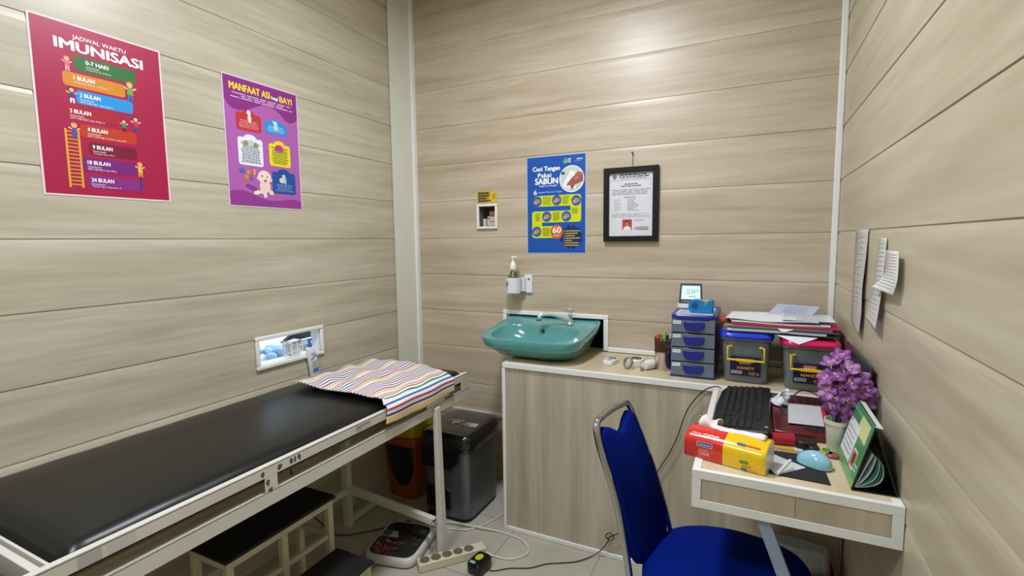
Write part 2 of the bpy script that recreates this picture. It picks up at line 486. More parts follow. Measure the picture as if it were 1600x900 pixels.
# ------------------------------------------------------------------ counter
t_ = thing('counter', (-.34, 2.08, 0), 'long wood laminate counter with white edging below the sink', 'counter')
M_EDGE = mat('#e9ebe8', .35, var=.03, bscale=25)
w = MB().m(M_CAB).box(-.972, XR - .001, 1.889, 1.905, .0, .752).box(-.972, -.957, 1.905, YB - .001, 0, .752)
w.build('body', parent=t_, smooth=0)
B(-.972, XR - .001, 1.889, YB - .024, .752, .768).build('countertop', M_TOP, parent=t_, smooth=0)
w = MB().box(-.976, XR - .001, 1.881, 1.8885, .748, .770).box(-.976, XR - .001, 1.8885, 1.900, .768, .770)
w.build('front_edging', M_EDGE, parent=t_, bevel=.0025)
B(-.976, -.9725, 1.8885, 2.265, .746, .770).build('side_edging', M_EDGE, parent=t_, bevel=.001)
B(-.979, -.963, 1.881, 1.8885, .0, .7455).build('corner_strip', M_EDGE, parent=t_, bevel=.003)
B(-.9625, XR - .001, 1.880, 1.8885, .0, .02).build('kick_strip', M_EDGE, parent=t_, bevel=.003)

# ------------------------------------------------------------------ desk
t_ = thing('desk', (.09, 1.54, 0), 'small wood laminate desk with white corner edging below the right wall', 'desk')
DX0, DX1, DY0, DY1, DZ = -.114, XR - .001, 1.192, 1.879, .755
B(DX0 + .004, DX1, DY0 + .004, DY1, DZ - .012, DZ).build('desktop', M_DESKTOP, parent=t_, smooth=0)
w = MB().m(M_CAB).box(DX0 + .004, DX1, DY0 + .004, DY0 + .014, .668, DZ - .012).box(DX0 + .004, DX0 + .014, DY0 + .014, DY1, .668, DZ - .012)
w.box(DX0 + .014, DX1, DY0 + .014, DY1, .668, .674).m(mat('#5e5444', .6)).box(.1002, .1010, DY0 + .0036, DY0 + .0042, .686, .733)
w.build('apron', parent=t_, smooth=0)
w = MB(); k = .0205
w.box(DX0, DX1, DY0 + .0035, DY0 + .013, DZ, DZ + .002).box(DX0, DX1, DY0, DY0 + .0035, DZ - k + .001, DZ + .002).box(DX0, DX1, DY0, DY0 + .0035, .664, .664 + k).box(DX0, DX0 + .020, DY0, DY0 + .0035, .664 + k, DZ - k + .001).box(DX1 - .020, DX1, DY0, DY0 + .0035, .664 + k, DZ - k + .001)
w.build('front_edging', M_EDGE, parent=t_, bevel=.0015)
MB().box(DX0, DX0 + .018, DY0 + .013, DY1, DZ, DZ + .002).box(DX0, DX0 + .0038, DY0 + .0036, DY1, DZ - k, DZ - .0001).build('side_edging', M_EDGE, parent=t_, bevel=.0008)
MB().box(DX0, DX0 + .0038, DY0 + .0036, DY1, .664, .664 + k).build('side_edging', M_EDGE, parent=t_, bevel=.0008)
MB().box(DX1 - .018, DX1, DY0 + .0131, DY0 + .034, DZ, DZ + .002).build('corner_cap', M_EDGE, parent=t_, bevel=.0008)
w = MB(); a = Vector((.035, 1.206, .664)); b_ = Vector((.272, 1.206, .03)); d = (b_ - a)
w.prism([a + Vector((-.013, 0, 0)), a + Vector((.016, 0, 0)), a + Vector((.016, .016, 0)), a + Vector((-.013, .016, 0))], d)
w.build('brace', mat('#8ea0b8', .35, var=.05, bscale=20), parent=t_, bevel=.001)['label'] = 'blue grey slanted flat brace'

# ------------------------------------------------------------------ examination bed
PAINT = bpy.data.materials.new('chipped_cream_paint'); PAINT.use_nodes = True
nt = PAINT.node_tree; b = nt.nodes['Principled BSDF']
tc = nt.nodes.new('ShaderNodeTexCoord'); n1 = nt.nodes.new('ShaderNodeTexNoise'); n1.inputs['Scale'].default_value = 13; n1.inputs['Detail'].default_value = 5
mpp = nt.nodes.new('ShaderNodeMapping'); mpp.inputs['Scale'].default_value = (1, .6, 1.3); nt.links.new(tc.outputs['Object'], mpp.inputs[0]); nt.links.new(mpp.outputs[0], n1.inputs[0])
cr = nt.nodes.new('ShaderNodeValToRGB'); cr.color_ramp.elements[0].position = .735; cr.color_ramp.elements[0].color = lin('#d5d3ca'); cr.color_ramp.elements[1].position = .75; cr.color_ramp.elements[1].color = lin('#4b4038')
nt.links.new(n1.outputs['Fac'], cr.inputs[0])
n2 = nt.nodes.new('ShaderNodeTexNoise'); n2.inputs['Scale'].default_value = 6; n2.inputs['Detail'].default_value = 6; nt.links.new(tc.outputs['Object'], n2.inputs[0])
mx = nt.nodes.new('ShaderNodeMixRGB'); mx.blend_type = 'OVERLAY'; mx.inputs['Fac'].default_value = .25
nt.links.new(cr.outputs[0], mx.inputs[1]); nt.links.new(n2.outputs['Fac'], mx.inputs[2]); nt.links.new(mx.outputs[0], b.inputs['Base Color']); b.inputs['Roughness'].default_value = .3

bed = thing('examination_bed', (-1.44, .95, 0), 'long black padded examination bed on a chipped cream steel frame', 'bed')
BX0, BX1, BY0, BY1 = -1.735, -1.150, -.08, 1.885
w = MB().box(BX1 - .004, BX1, BY0, BY1, .677, .707).box(BX1 - .022, BX1, BY0, BY1, .703, .707)
w.box(BX1 - .004, BX1, BY0, BY1, .596, .636).box(BX1 - .022, BX1, BY0, BY1, .632, .636)
for ya, yb_ in ((.29, .33), (.836, .874), (1.56, 1.69), (1.82, 1.885)): w.box(BX1 - .004, BX1 - .0002, ya, yb_, .630, .683)
w.build('side_rail', PAINT, parent=bed, bevel=.0012)
w = MB().box(BX0, BX0 + .022, BY0, BY1, .64, .70)
w.build('side_rail', PAINT, parent=bed, bevel=.0015)
w = MB().box(BX0 + .022, BX1 - .022, BY1 - .018, BY1, .596, .70)
w.build('end_rail', PAINT, parent=bed, bevel=.0015)
w = MB().box(BX0 + .022, BX1 - .022, .372, .386, .66, .704).box(BX0 + .022, BX1 - .022, .398, .404, .66, .698)
w.build('hinge_bar', PAINT, parent=bed, bevel=.0015)
B(BX0 + .022, BX1 - .024, .41, BY1 - .02, .655, .664).build('base_board', mat('#6d5a3c', .7), parent=bed)
BLK = mat('#0c0f0e', .33, spec=.42, bump=.04, bscale=14)


def pad(x0, x1, y0, y1, z0, z1, name, crown=.01, e=.022):
    nx, ny = 20, 44; g = MB(); rings = []
    rad = .034
    xs = [x0 + (x1 - x0) * (0.5 - 0.5 * math.cos(PI * i / nx)) for i in range(nx + 1)]
    ys = [y0 + (y1 - y0) * (0.5 - 0.5 * math.cos(PI * i / ny)) for i in range(ny + 1)]
    vs = []; fs = []
    for y in ys:
        for x in xs:
            dx = min(x - x0, x1 - x); dy = min(y - y0, y1 - y)
            f = 1.0
            for d_ in (dx, dy): f *= math.sqrt(max(0.0, 1 - (1 - min(1, d_ / rad)) ** 2)) if d_ < rad else 1
            cz = crown * (min(1, dx / .15) * (2 - min(1, dx / .15))) * (min(1, dy / .15) * (2 - min(1, dy / .15)))
            wr = .0012 * math.sin(y * 37 + 3 * math.sin(x * 23)) * math.exp(-(dx / .04) ** 2)
            vs.append((x, y, z0 + .012 + (z1 - crown - z0 - .012) * f + cz * f + wr * f))
    W = nx + 1
    for j in range(ny):
        for i in range(nx): fs.append((j * W + i, j * W + i + 1, (j + 1) * W + i + 1, (j + 1) * W + i))
    g.add(vs, fs)
    edge = [j for j in range(W)] + [j * W + nx for j in range(1, ny + 1)] + [ny * W + i for i in range(nx - 1, -1, -1)] + [j * W for j in range(ny - 1, 0, -1)]
    top = [vs[i] for i in edge]
    g.loft([top, [(p[0], p[1], z0) for p in top]], False, True)
    o = g.build(name, BLK, parent=bed, smooth=60)
    o.data.validate()
    return o


pad(-1.722, -1.166, .416, 1.872, .665, .727, 'mattress')
pad(-1.722, -1.166, -.06, .362, .645, .708, 'head_pad')
for lx, ly in ((-1.168, 1.612), (-1.640, 1.600), (-1.168, .10), (-1.640, .10)):
    w = MB().prism([(lx - .017, ly - .015, 0), (lx + .017, ly - .015, 0), (lx + .017, ly + .015, 0), (lx - .017, ly + .015, 0)], (0, 0, .6))
    if lx > -1.3: w = MB().hexa([(-1.145, ly - .016, 0), (-1.113, ly - .016, 0), (-1.113, ly + .016, 0), (-1.145, ly + .016, 0), (-1.1499, ly - .014, .628), (-1.133, ly - .014, .628), (-1.133, ly + .018, .628), (-1.1499, ly + .018, .628)])
    w.build('leg', PAINT, parent=bed, bevel=.002)
w = MB().hexa([(-1.625, 1.588, .165), (-1.152, 1.588, .128), (-1.152, 1.612, .128), (-1.625, 1.612, .165), (-1.625, 1.588, .195), (-1.152, 1.588, .158), (-1.152, 1.612, .158), (-1.625, 1.612, .195)])
w.build('cross_bar', PAINT, parent=bed, bevel=.002)
B(-1.655, -1.63, .115, 1.585, .155, .182).build('cross_bar', PAINT, parent=bed, bevel=.002)
B(-1.655, -1.63, 1.615, 1.80, .008, .03).build('foot_bar', PAINT, parent=bed, bevel=.002)
MB().cyl((-1.149, 1.588, .15), (-1.145, 1.572, .15), .009, n=6).ball((-1.144, 1.570, .15), .006, 8, 6).build('bolt', mat('#c9d3da', .25, metal=1), parent=bed)
def rail_sheet():
    q = Sheet((BX1 + .0003, 1.17, .682), (0, 1, 0), (0, 0, 1), (1, 0, 0), eps=.0002); q.rough = .6; return q
s_ = rail_sheet(); s_.rect(0, 0, 7.2, 2.0, '#c3c1b8', 0); s_.lines(.5, 1.1, 6.8, 1.8, 1, '#7c786e', 1, fill=.7, ragged=0); s_.lines(.5, .2, 3, 1.1, 3, '#7c786e', 1)
s_.build('sticker', parent=bed, smooth=0)['label'] = 'worn printed sticker on the rail'
for a_, b_2, c_ in ((-74, -70, '#b3b4b0'), (-69, -64, '#c5c6c0')):
    s_ = rail_sheet(); s_.rect(a_, -.3, b_2, 2.2, c_, 0); s_.build('tape_patch', parent=bed, smooth=0)
for px_, pz_, sx_, sz_ in ((-34.0, .8, 1.2, 1.8), (-32.6, -1.9, 1.2, 2.0), (-31.9, -4.2, 1.4, 1.5), (-28.8, .9, 1.5, 1.9), (-25.0, 1.0, 1.2, 1.9), (-23.8, 1.1, .8, 1.9), (-22.3, 1.1, 1.2, 1.7)):
    r_ = random.Random(int(px_ * 10)); n_ = 12; s_ = rail_sheet()
    s_.poly([(px_ + sx_ / 2 * math.cos(2 * PI * i / n_) * r_.uniform(.6, 1.25), pz_ + sz_ / 2 * math.sin(2 * PI * i / n_) * r_.uniform(.6, 1.25)) for i in range(n_)], '#5a4e42', 1)
    s_.build('rust_patch', parent=bed, smooth=0)['label'] = 'brown patch of peeled paint'


# striped towel -------------------------------------------------------------
def stripe_mat():
    m = bpy.data.materials.new('striped_towel'); m.use_nodes = True
    nt = m.node_tree; b = nt.nodes['Principled BSDF']; N = nt.nodes.new; L = nt.links.new
    uv = N('ShaderNodeUVMap'); uv.uv_map = 'UVMap'; sx = N('ShaderNodeSeparateXYZ'); L(uv.outputs[0], sx.inputs[0])
    mu = N('ShaderNodeMath'); mu.operation = 'FRACT'; L(sx.outputs[1], mu.inputs[0])
    r = N('ShaderNodeValToRGB'); r.color_ramp.interpolation = 'CONSTANT'
    seq = [(0, '#e6c98c'), (.13, '#ece6e4'), (.17, '#4a3f86'), (.23, '#ece6ea'), (.31, '#b83a52'), (.37, '#ece6ea'), (.45, '#3a62a8'), (.51, '#ece8e8'), (.58, '#2f8f6d'), (.64, '#eeeae6'), (.71, '#d4574a'), (.77, '#eeeae6'), (.83, '#4b6bb0'), (.88, '#ece6e0')]
    el = r.color_ramp.elements
    el[0].position = 0; el[0].color = lin(seq[0][1]); el[1].position = seq[1][0]; el[1].color = lin(seq[1][1])
    for p, c in seq[2:]: e = el.new(p); e.color = lin(c)
    L(mu.outputs[0], r.inputs[0]); L(r.outputs[0], b.inputs['Base Color']); b.inputs['Roughness'].default_value = .9
    tc = N('ShaderNodeTexCoord'); nz = N('ShaderNodeTexNoise'); nz.inputs['Scale'].default_value = 420; L(tc.outputs['Object'], nz.inputs[0])
    bp = N('ShaderNodeBump'); bp.inputs['Strength'].default_value = .35; bp.inputs['Distance'].default_value = .0015; L(nz.outputs['Fac'], bp.inputs['Height']); L(bp.outputs[0], b.inputs['Normal'])
    return m


def towel():
    NU, NV = 90, 120
    A = Vector((-1.628, 1.325, 0)); Bf = Vector((-1.166, 1.322, 0)); Dw = Vector((-1.668, 1.77, 0)); Cf = Vector((-1.166, 1.742, 0))
    vs = []; uvs = []
    hang = .055; wlen = .46
    for j in range(NV + 1):
        v = j / NV            # 0 wall side .. 1 hanging hem
        dist = v * (wlen + hang + .02)
        for i in range(NU + 1):
            u = i / NU
            if dist <= wlen:
                q = dist / wlen
                e0 = A.lerp(Bf, q); e1 = Dw.lerp(Cf, q)
                e1.y += .055 * math.sin(PI * min(1, q * 1.05)) ** .8
                p = e0.lerp(e1, u)
                z = .7305
                z += .007 * math.sin(q * 9 + u * 5) * (1 - q) + .0055 * math.sin(q * 31 + 9 * u) * math.sin(u * 4) * (1 - q * .7) + .006 * math.sin(u * 19 + 6 * q + 2 * math.sin(q * 7)) * (1 - q * .6)
                z += .010
                fold = math.exp(-(u / .035) ** 2); z += .009 * fold
                p.x += .004 * math.sin(u * 20 + q * 3) * (1 - q)
                drop = max(0.0, (q - .93) / .07); z -= .006 * drop ** 2
                x = p.x; y = p.y
            else:
                ov = dist - wlen
                e0 = Bf.copy(); e1 = Cf.copy(); p = e0.lerp(e1, u)
                arc = min(ov, .03) / .03
                x = p.x + .028 * math.sin(arc * PI / 2) + .0035 * math.sin(u * 13) * arc
                z = .7285 - .018 * (1 - math.cos(arc * PI / 2)) - max(0, ov - .03) * (1 + .16 * math.sin(u * 3.1))
                y = p.y - (.015 + .0 * u) * (ov / .07) * (1 - u) + .0 * ov
            vs.append((x, y, z)); uvs.append((u, (1 - v) * 4.3 - .02 + .25 * (u - .5) * (1 - v) + .05 * math.sin(u * 9 + v * 4) * (1 - v)))
    W = NU + 1; fs = [(j * W + i, j * W + i + 1, (j + 1) * W + i + 1, (j + 1) * W + i) for j in range(NV) for i in range(NU)]
    g = MB(); g.add(vs, fs); org = (-1.4, 1.56, .73)
    o = g.build('towel', stripe_mat(), at=org, smooth=180, solid=.004)
    uvl = o.data.uv_layers.new(name='UVMap')
    for lp in o.data.loops: uvl.data[lp.index].uv = uvs[lp.vertex_index]
    return tag(o, 'folded multicoloured striped towel draped over the foot of the bed', 'towel')


towel()

# bottle leaning on the wall between bed and window
t_ = thing('lotion_bottle', (-1.742, 1.53, .60), 'white pump bottle with blue cap leaning by the small window', 'bottle')
tilt = Matrix.Translation((-1.742, 1.545, .70)) @ Matrix.Rotation(math.radians(9), 4, 'X') @ Matrix.Rotation(math.radians(0), 4, 'Y')
w = MB().m(mat('#e3e9ee', .35)).loft([[(x, y, z) for x, y, _ in sring(0, 0, a_, b_2, 0, 3, 24)] for a_, b_2, z in ((.009, .020, 0), (.011, .023, .004), (.011, .023, .135), (.010, .020, .146), (.007, .008, .150))])
w.xf(tilt).build('bottle_body', parent=t_)
w = MB().lathe([(.010, .150), (.010, .164), (.005, .166), (.004, .180)], n=16).box(-.003, .016, -.006, .006, .180, .186).xf(tilt)
w.build('pump', mat('#2677c9', .35), parent=t_)
s_ = Sheet((.0113, -.0165, .01), (0, 1, 0), (0, 0, 1), (1, 0, 0), eps=.0003); s_.k = 0
s_.rect(.2, 2.2, 3.1, 4.0, '#5b7fae', 1); s_.rect(.2, 4.4, 3.1, 7.6, '#c9ccc4', 1); s_.poly([(.1, 8), (3.2, 9.5), (3.2, 10.2), (.1, 8.6)], '#4e6a94', 1); s_.lines(.6, 9.9, 2.8, 11.2, 2, '#44576f', 1); s_.lines(.5, 4.7, 2.9, 7.2, 4, '#8b8f8a', 2)
s_.xf(tilt); s_.build('bottle_label', parent=t_, smooth=0)

# ------------------------------------------------------------------ posters on the left wall
S = Sheet((XL + .0008, .665, 1.4435), (0, 1, 0), (0, 0, 1), (1, 0, 0)); S.base(33, 48.5, '#ecd9dd'); S.rough = .38
S.rect(.5, .5, 32.5, 48.0, '#aa1447', 1)
S.text('JADWAL WAKTU', 9.7, 44.0, 23.0, 45.5, '#ffffff', .008, 3)
S.text('IMUNISASI', 5.5, 41.0, 27.4, 43.7, '#ffffff', .05, 3)
rows = [(9.5, 35.7, 25.2, 39.9, '#2f6f2f', '0-7 HARI', 12.4, 'Imunisasi', 'Hepatitis B (HB-0)', 12.4), (6.6, 31.0, 22, 34.9, '#d98a1e', '1 BULAN', 9.2, 'Imunisasi BCG + Polio 1', '', 9.2),
        (9.4, 26.5, 23.8, 30.3, '#2196e0', '2 BULAN', 10.3, 'Imunisasi', 'DPT-HB-HiB 1 dan Polio 2', 10.3), (6.7, 22.2, 20, 25.4, '#b01a34', '3 BULAN', 7.6, 'Imunisasi', 'DPT-HB-HiB 2 dan Polio 3', 7.6),
        (9.6, 17.1, 24.1, 20.9, '#c23a22', '4 BULAN', 11.4, 'Imunisasi', 'DPT-HB-HiB 3, Polio 4 dan IPV', 11.4), (11.3, 12.3, 23.9, 16.0, '#7d1030', '9 BULAN', 12.3, 'Imunisasi', 'Campak atau MR 1', 12.3),
        (9.4, 7.5, 23.6, 11.4, '#7a1f7c', '18 BULAN', 10.7, 'Imunisasi', 'DPT-HB-HiB 4 dan MR 2', 10.7), (10.5, 2.8, 25.1, 6.4, '#8a2a86', '24 BULAN', 11.3, 'Imunisasi', 'Tifoid dan Hepatitis A', 11.3)]
for x0, y0, x1, y1, c, t1, tx, l1, l2, _ in rows:
    S.rrect(x0, y0, x1, y1, .9, c, 2)
    S.text(t1, tx, y1 - 1.85, tx + .68 * len(t1) + .2, y1 - .75, '#ffffff', .03, 3)
    S.text(l1, tx, y1 - 2.75, tx + .36 * len(l1), y1 - 2.2, '#f6e6ea', .0, 3)
    if l2: S.text(l2, tx, y1 - 3.5, tx + .34 * len(l2), y1 - 2.95, '#f6e6ea', .0, 3)
for xa in (6.1, 9.1): S.poly([(xa - .25, 2.5), (xa + .3, 2.5), (xa + .3, 18.9), (xa - .25, 18.9)], '#e7a43a', 4)
for i in range(15): S.rect(6.0, 3.2 + i * 1.06, 9.2, 3.5 + i * 1.06, '#e7a43a', 4)


def child(x, y, h, shirt, hair, legs, k=5):
    S.ell(x, y + h * .82, h * .17, h * .16, hair, k); S.ell(x, y + h * .78, h * .13, h * .13, '#efb48f', k + 1)
    S.poly([(x - h * .15, y + h * .3), (x + h * .15, y + h * .3), (x + h * .1, y + h * .66), (x - h * .1, y + h * .66)], shirt, k + 1)
    S.poly([(x - h * .3, y + h * .62), (x - h * .1, y + h * .52), (x - h * .1, y + h * .62), (x - h * .27, y + h * .7)], '#efb48f', k)
    S.poly([(x + h * .1, y + h * .52), (x + h * .3, y + h * .62), (x + h * .27, y + h * .7), (x + h * .1, y + h * .62)], '#efb48f', k)
    S.poly([(x - h * .12, y), (x - h * .04, y), (x, y + h * .3), (x - h * .12, y + h * .3)], legs, k); S.poly([(x + h * .04, y), (x + h * .12, y), (x + h * .12, y + h * .3), (x, y + h * .3)], legs, k)


for a_ in ((7.9, 35.0, 4.2, '#e06a95', '#d98a5a', '#efb48f'), (23.3, 30.3, 6.2, '#6fae3c', '#b36a2e', '#3f6fb0'), (8.4, 26.3, 4.6, '#4a3f86', '#2c1c2a', '#e9e4ef'), (20.9, 20.6, 3.9, '#2e8c7c', '#3a2222', '#7c1030'), (24.2, 21.2, 4.8, '#c8364a', '#2c1c2a', '#3b4a90'), (8.2, 16.2, 4.8, '#5b4fa8', '#e08c2e', '#5b4fa8'), (24.4, 7.3, 4.8, '#f0b64a', '#d9822a', '#f0a53a')): child(*a_)
S.poly([(24.2, 3.5), (24.6, 3.5), (24.6, 7.4), (24.2, 7.4)], '#5c2a62', 5)
tag(S.build('poster', smooth=0), 'crimson immunisation schedule poster with a ladder, left on the wall', 'poster')

S = Sheet((XL + .0008, 1.2005, 1.4435), (0, 1, 0), (0, 0, 1), (1, 0, 0)); S.base(33, 48.3, '#e6d6e6'); S.rough = .38
S.rect(.4, .4, 32.6, 47.9, '#b062b0', 1)
S.poly([(.4, 47.9), (.4, 39.6), (1.8, 37.3), (3.6, 36.1), (6.5, 36.0), (9.5, 36.9), (12.6, 38.3), (16, 40), (19.3, 40.2), (22.2, 39.6), (24.2, 38.4), (26, 36.6), (28.2, 35.6), (30.6, 36.1), (32.6, 37.8), (32.6, 47.9)], '#8c2f87', 2)
S.poly([(.4, .4), (32.6, .4), (32.6, 3.4), (29.5, 4.2), (26, 4.0), (22, 3.2), (17, 3.1), (13, 3.9), (9, 5.5), (5.5, 6.3), (2.5, 6.1), (.4, 5.4)], '#943a92', 2)
S.text('MANFAAT ASI', 2.8, 43.3, 19.8, 45.8, '#f4e02a', .04, 3); S.text('bagi', 20.6, 43.1, 23.6, 44.7, '#ffffff', .03, 3); S.text('BAYI', 24.4, 43.2, 30.2, 45.5, '#f4e02a', .04, 3)
S.lines(3.0, 40.2, 30.2, 42.5, 3, '#e9cbe6', 3, fill=.4, center=True, ragged=.4)


def card(x0, y0, x1, y1, c, tx, n, k=3, top=.8):
    S.rrect(x0, y0, x1, y1, 1.0, c, k); S.ell((x0 + x1) / 2, y1 - .3, (x1 - x0) * .26, 1.7, c, k + 0)
    S.lines(x0 + 1.0, y0 + .9, x1 - 1.0, y0 + .9 + n * .62, n, tx, k + 2, fill=.45, center=True, ragged=.25, seed=int(x0 * 10 + y0))


card(4.7, 28.9, 15.2, 35.4, '#c2343c', '#e99a9a', 5); card(16.7, 29.6, 27.0, 34.3, '#2b93dd', '#a8d4f4', 4)
card(4.8, 15.9, 15.3, 26.3, '#eaf0fb', '#4c4c60', 13); card(18.1, 17.1, 28.1, 26.0, '#f0e02a', '#5c5620', 11); card(18.9, 6.2, 30.0, 14.9, '#1f4fa0', '#7f9fd4', 5)
S.ell(10, 35.7, .9, .95, '#f3e3df', 7); S.ell(10.2, 33.6, .8, 1.6, '#f3e3df', 7); S.ell(21.6, 34.0, .9, .9, '#dbe6f2', 7); S.ell(21.8, 32.4, 1.1, 1.3, '#c4d8ee', 7); S.ell(20.6, 34.6, .35, .5, '#c4d8ee', 7)
S.ell(10.1, 24.3, 1.5, 1.3, '#b7cfe6', 7); S.ell(8.1, 24.2, .9, 1.1, '#b6864a', 7); S.ell(12.2, 24.0, .9, 1.0, '#b6864a', 7); S.ell(22.8, 24.3, 2.0, 1.5, '#c43a78', 7); S.ell(24.6, 25.5, .7, .7, '#e7b78a', 7); S.rect(21.6, 22.6, 24.2, 23.3, '#5a8fd0', 8)
S.ell(24.3, 13.3, .8, .8, '#bcd6f0', 7); S.ell(23.4, 11.6, 1.3, 1.1, '#ecdcae', 7); S.ell(24.8, 11.6, .7, 1.5, '#a4c8ec', 8)
# crawling baby
S.ell(9.5, 7.6, 2.6, .9, '#8a3c8c', 4, rot=-.3)
for e in ((15.3, 12.0, 3.0, 2.7, '#f6ddd2', 5, 20, 0), (13.6, 6.2, 1.0, .8, '#f6ddd2', 5, 14, 0), (15.4, 8.4, 2.5, 2.4, '#f3d6ca', 5, 20, 0), (11.8, 5.8, 1.7, .85, '#f6ddd2', 6, 14, .3), (15.2, 5.2, .9, 1.3, '#f6ddd2', 6, 14, 0), (18.0, 6.2, 1.2, .95, '#f3d6ca', 6, 14, -.3), (12.4, 11.4, .6, .7, '#f3cfc2', 5, 12, 0), (18.2, 11.2, .6, .7, '#f3cfc2', 5, 12, 0), (14.2, 12.4, .3, .35, '#5a3b34', 7, 10, 0), (16.5, 12.2, .3, .35, '#5a3b34', 7, 10, 0), (15.6, 10.7, .75, .55, '#c7636a', 7, 12, 0)):
    S.ell(e[0], e[1], e[2], e[3], e[4], e[5], e[6], e[7])
for e in ((6.0, 13.7, 1.2, .9, '#5a6ab0'), (8.4, 13.3, .8, .9, '#d9a23a'), (11.0, 13.6, .5, 1.3, '#e3b54a'), (7.5, 11.2, .9, 1.1, '#d98a3a'), (9.7, 11.3, .6, .9, '#7a5ab8')): S.ell(e[0], e[1], e[2], e[3], e[4], 5)
tag(S.build('poster', smooth=0), 'purple breastfeeding benefits poster with a cartoon baby, left wall', 'poster')

# ------------------------------------------------------------------ back wall: hand washing poster, certificate
S = Sheet((-1.033, YB - .0008, 1.237), (1, 0, 0), (0, 0, 1), (0, -1, 0)); S.base(31, 47.8, '#b9cfe8'); S.rough = .4
S.rect(.3, .3, 30.6, 47.4, '#0b52ae', 1)
S.poly([(18.6, 44.8), (19.6, 44.6), (20.6, 46), (20.2, 43.4), (19.4, 43.9)], '#2f9e52', 2); S.poly([(19.8, 43.4), (20.8, 43.3), (21.1, 44.6), (20.2, 46.2)], '#8cc63f', 3)
S.lines(21.4, 43.6, 23.6, 45.8, 3, '#dfe8f6', 2, fill=.55); S.text('GERMAS', 26.2, 44.8, 29.2, 45.5, '#ffffff', .02, 2); S.lines(25, 44, 28.5, 44.5, 1, '#7fb0e0', 2)
S.text('Cuci Tangan', 3.4, 39.9, 17.6, 42.7, '#ffffff', .03, 2); S.text('Pakai', 6.1, 37.4, 13.1, 39.5, '#ffffff', .03, 2); S.text('SABUN', 4.6, 34.1, 16.6, 37.0, '#ffffff', .045, 2); S.text('dengan air mengalir', 6.7, 32.7, 16.3, 33.7, '#ffffff', .01, 2)
S.ell(23.7, 35.9, 6.3, 6.4, '#ffffff', 2, 32); S.ell(23.7, 35.9, 5.9, 6.0, '#c9d3cf', 3, 32)
S.poly([(19, 33), (23, 40), (26, 39), (24, 36), (26, 31), (21, 31.5)], '#eef2f2', 4)
S.poly([(29.4, 37.7), (27.4, 38.0), (25.5, 37.6), (23.8, 36.4), (22.4, 34.8), (21.2, 33.4), (21.5, 32.6), (23, 33.0), (23.2, 31.6), (23.9, 30.9), (24.6, 31.6), (25.2, 33), (27, 33.6), (29.5, 34.6)], '#a8544a', 5)
S.poly([(29.3, 38.5), (27, 39.3), (25.3, 38.0), (25.9, 37.3), (28, 37.6), (29.5, 37.2)], '#b9675a', 6); S.ell(19.3, 38.8, .9, .8, '#3d4a4c', 5); S.ell(26.2, 36.2, 1.4, .5, '#c98376', 6, 12, .4)
S.text('6', 3.8, 29.1, 5.4, 31.4, '#ffffff', .02, 2); S.text('Langkah Mencuci Tangan', 6.0, 29.6, 18.9, 30.6, '#cfe0f4', .0, 2)
Y = '#d8e01c'
S.rrect(3.9, 23.2, 28.5, 28.5, 1.4, Y, 2); S.rrect(23.1, 15.3, 28.5, 28.5, 1.4, Y, 2); S.rrect(2.8, 15.3, 28.5, 20.9, 1.4, Y, 2); S.rrect(2.8, 7.7, 8.2, 20.9, 1.4, Y, 2); S.rrect(5.0, 7.7, 16.5, 13.5, 1.0, Y, 2)
for cx, cy in ((5.6, 25.8), (16.0, 26.0), (26.0, 25.5), (10.7, 18.2), (21.0, 18.1), (5.3, 10.9)):
    S.ell(cx, cy, 2.5, 2.6, '#1d6aa2', 3, 20); S.ell(cx - .2, cy - .1, 1.7, .95, '#d99a86', 4, 14, .5); S.ell(cx + .4, cy + .3, 1.5, .75, '#c9806e', 5, 14, -.4)
for x0, y0, x1, y1 in ((8.6, 24, 13.2, 28), (18.9, 24, 22.8, 28), (23.8, 19.2, 27.4, 22.2), (4.6, 16, 7.6, 20), (14, 16, 18, 20.2), (8.6, 8.6, 12.6, 12.8)): S.lines(x0, y0, x1, y1, 6, '#4c5a1c', 4, fill=.4, ragged=.3, seed=int(x0))
S.poly([(23.4 + (5.2 + (.9 if i % 2 else -.5)) * math.cos(i * PI / 12), 8 + (5.4 + (.8 if i % 2 else -.5)) * math.sin(i * PI / 12)) for i in range(24)], '#1d2060', 3)
S.ell(16.0, 10.7, 3.3, 3.5, '#d2622e', 6, 24); S.text('60', 13.9, 10.1, 18.2, 13.0, '#ffffff', .03, 7); S.text('detik', 14.4, 8.5, 17.4, 9.5, '#f6e2c8', .01, 7)
for i in range(7): S.lines(20.6, 10.6 - i * 1.15, 20.6 + (7.4, 6.2, 4.8, 7.2, 3.4, 6.6, 6.8)[i], 11.3 - i * 1.15, 1, '#e0d24a', 5, fill=.6, ragged=0, seed=i + 40); S.ell(19.9, 10.95 - i * 1.15, .25, .25, '#e0d24a', 5, 8)
tag(S.build('poster', smooth=0), 'blue hand washing poster with yellow step bands above the sink', 'poster')

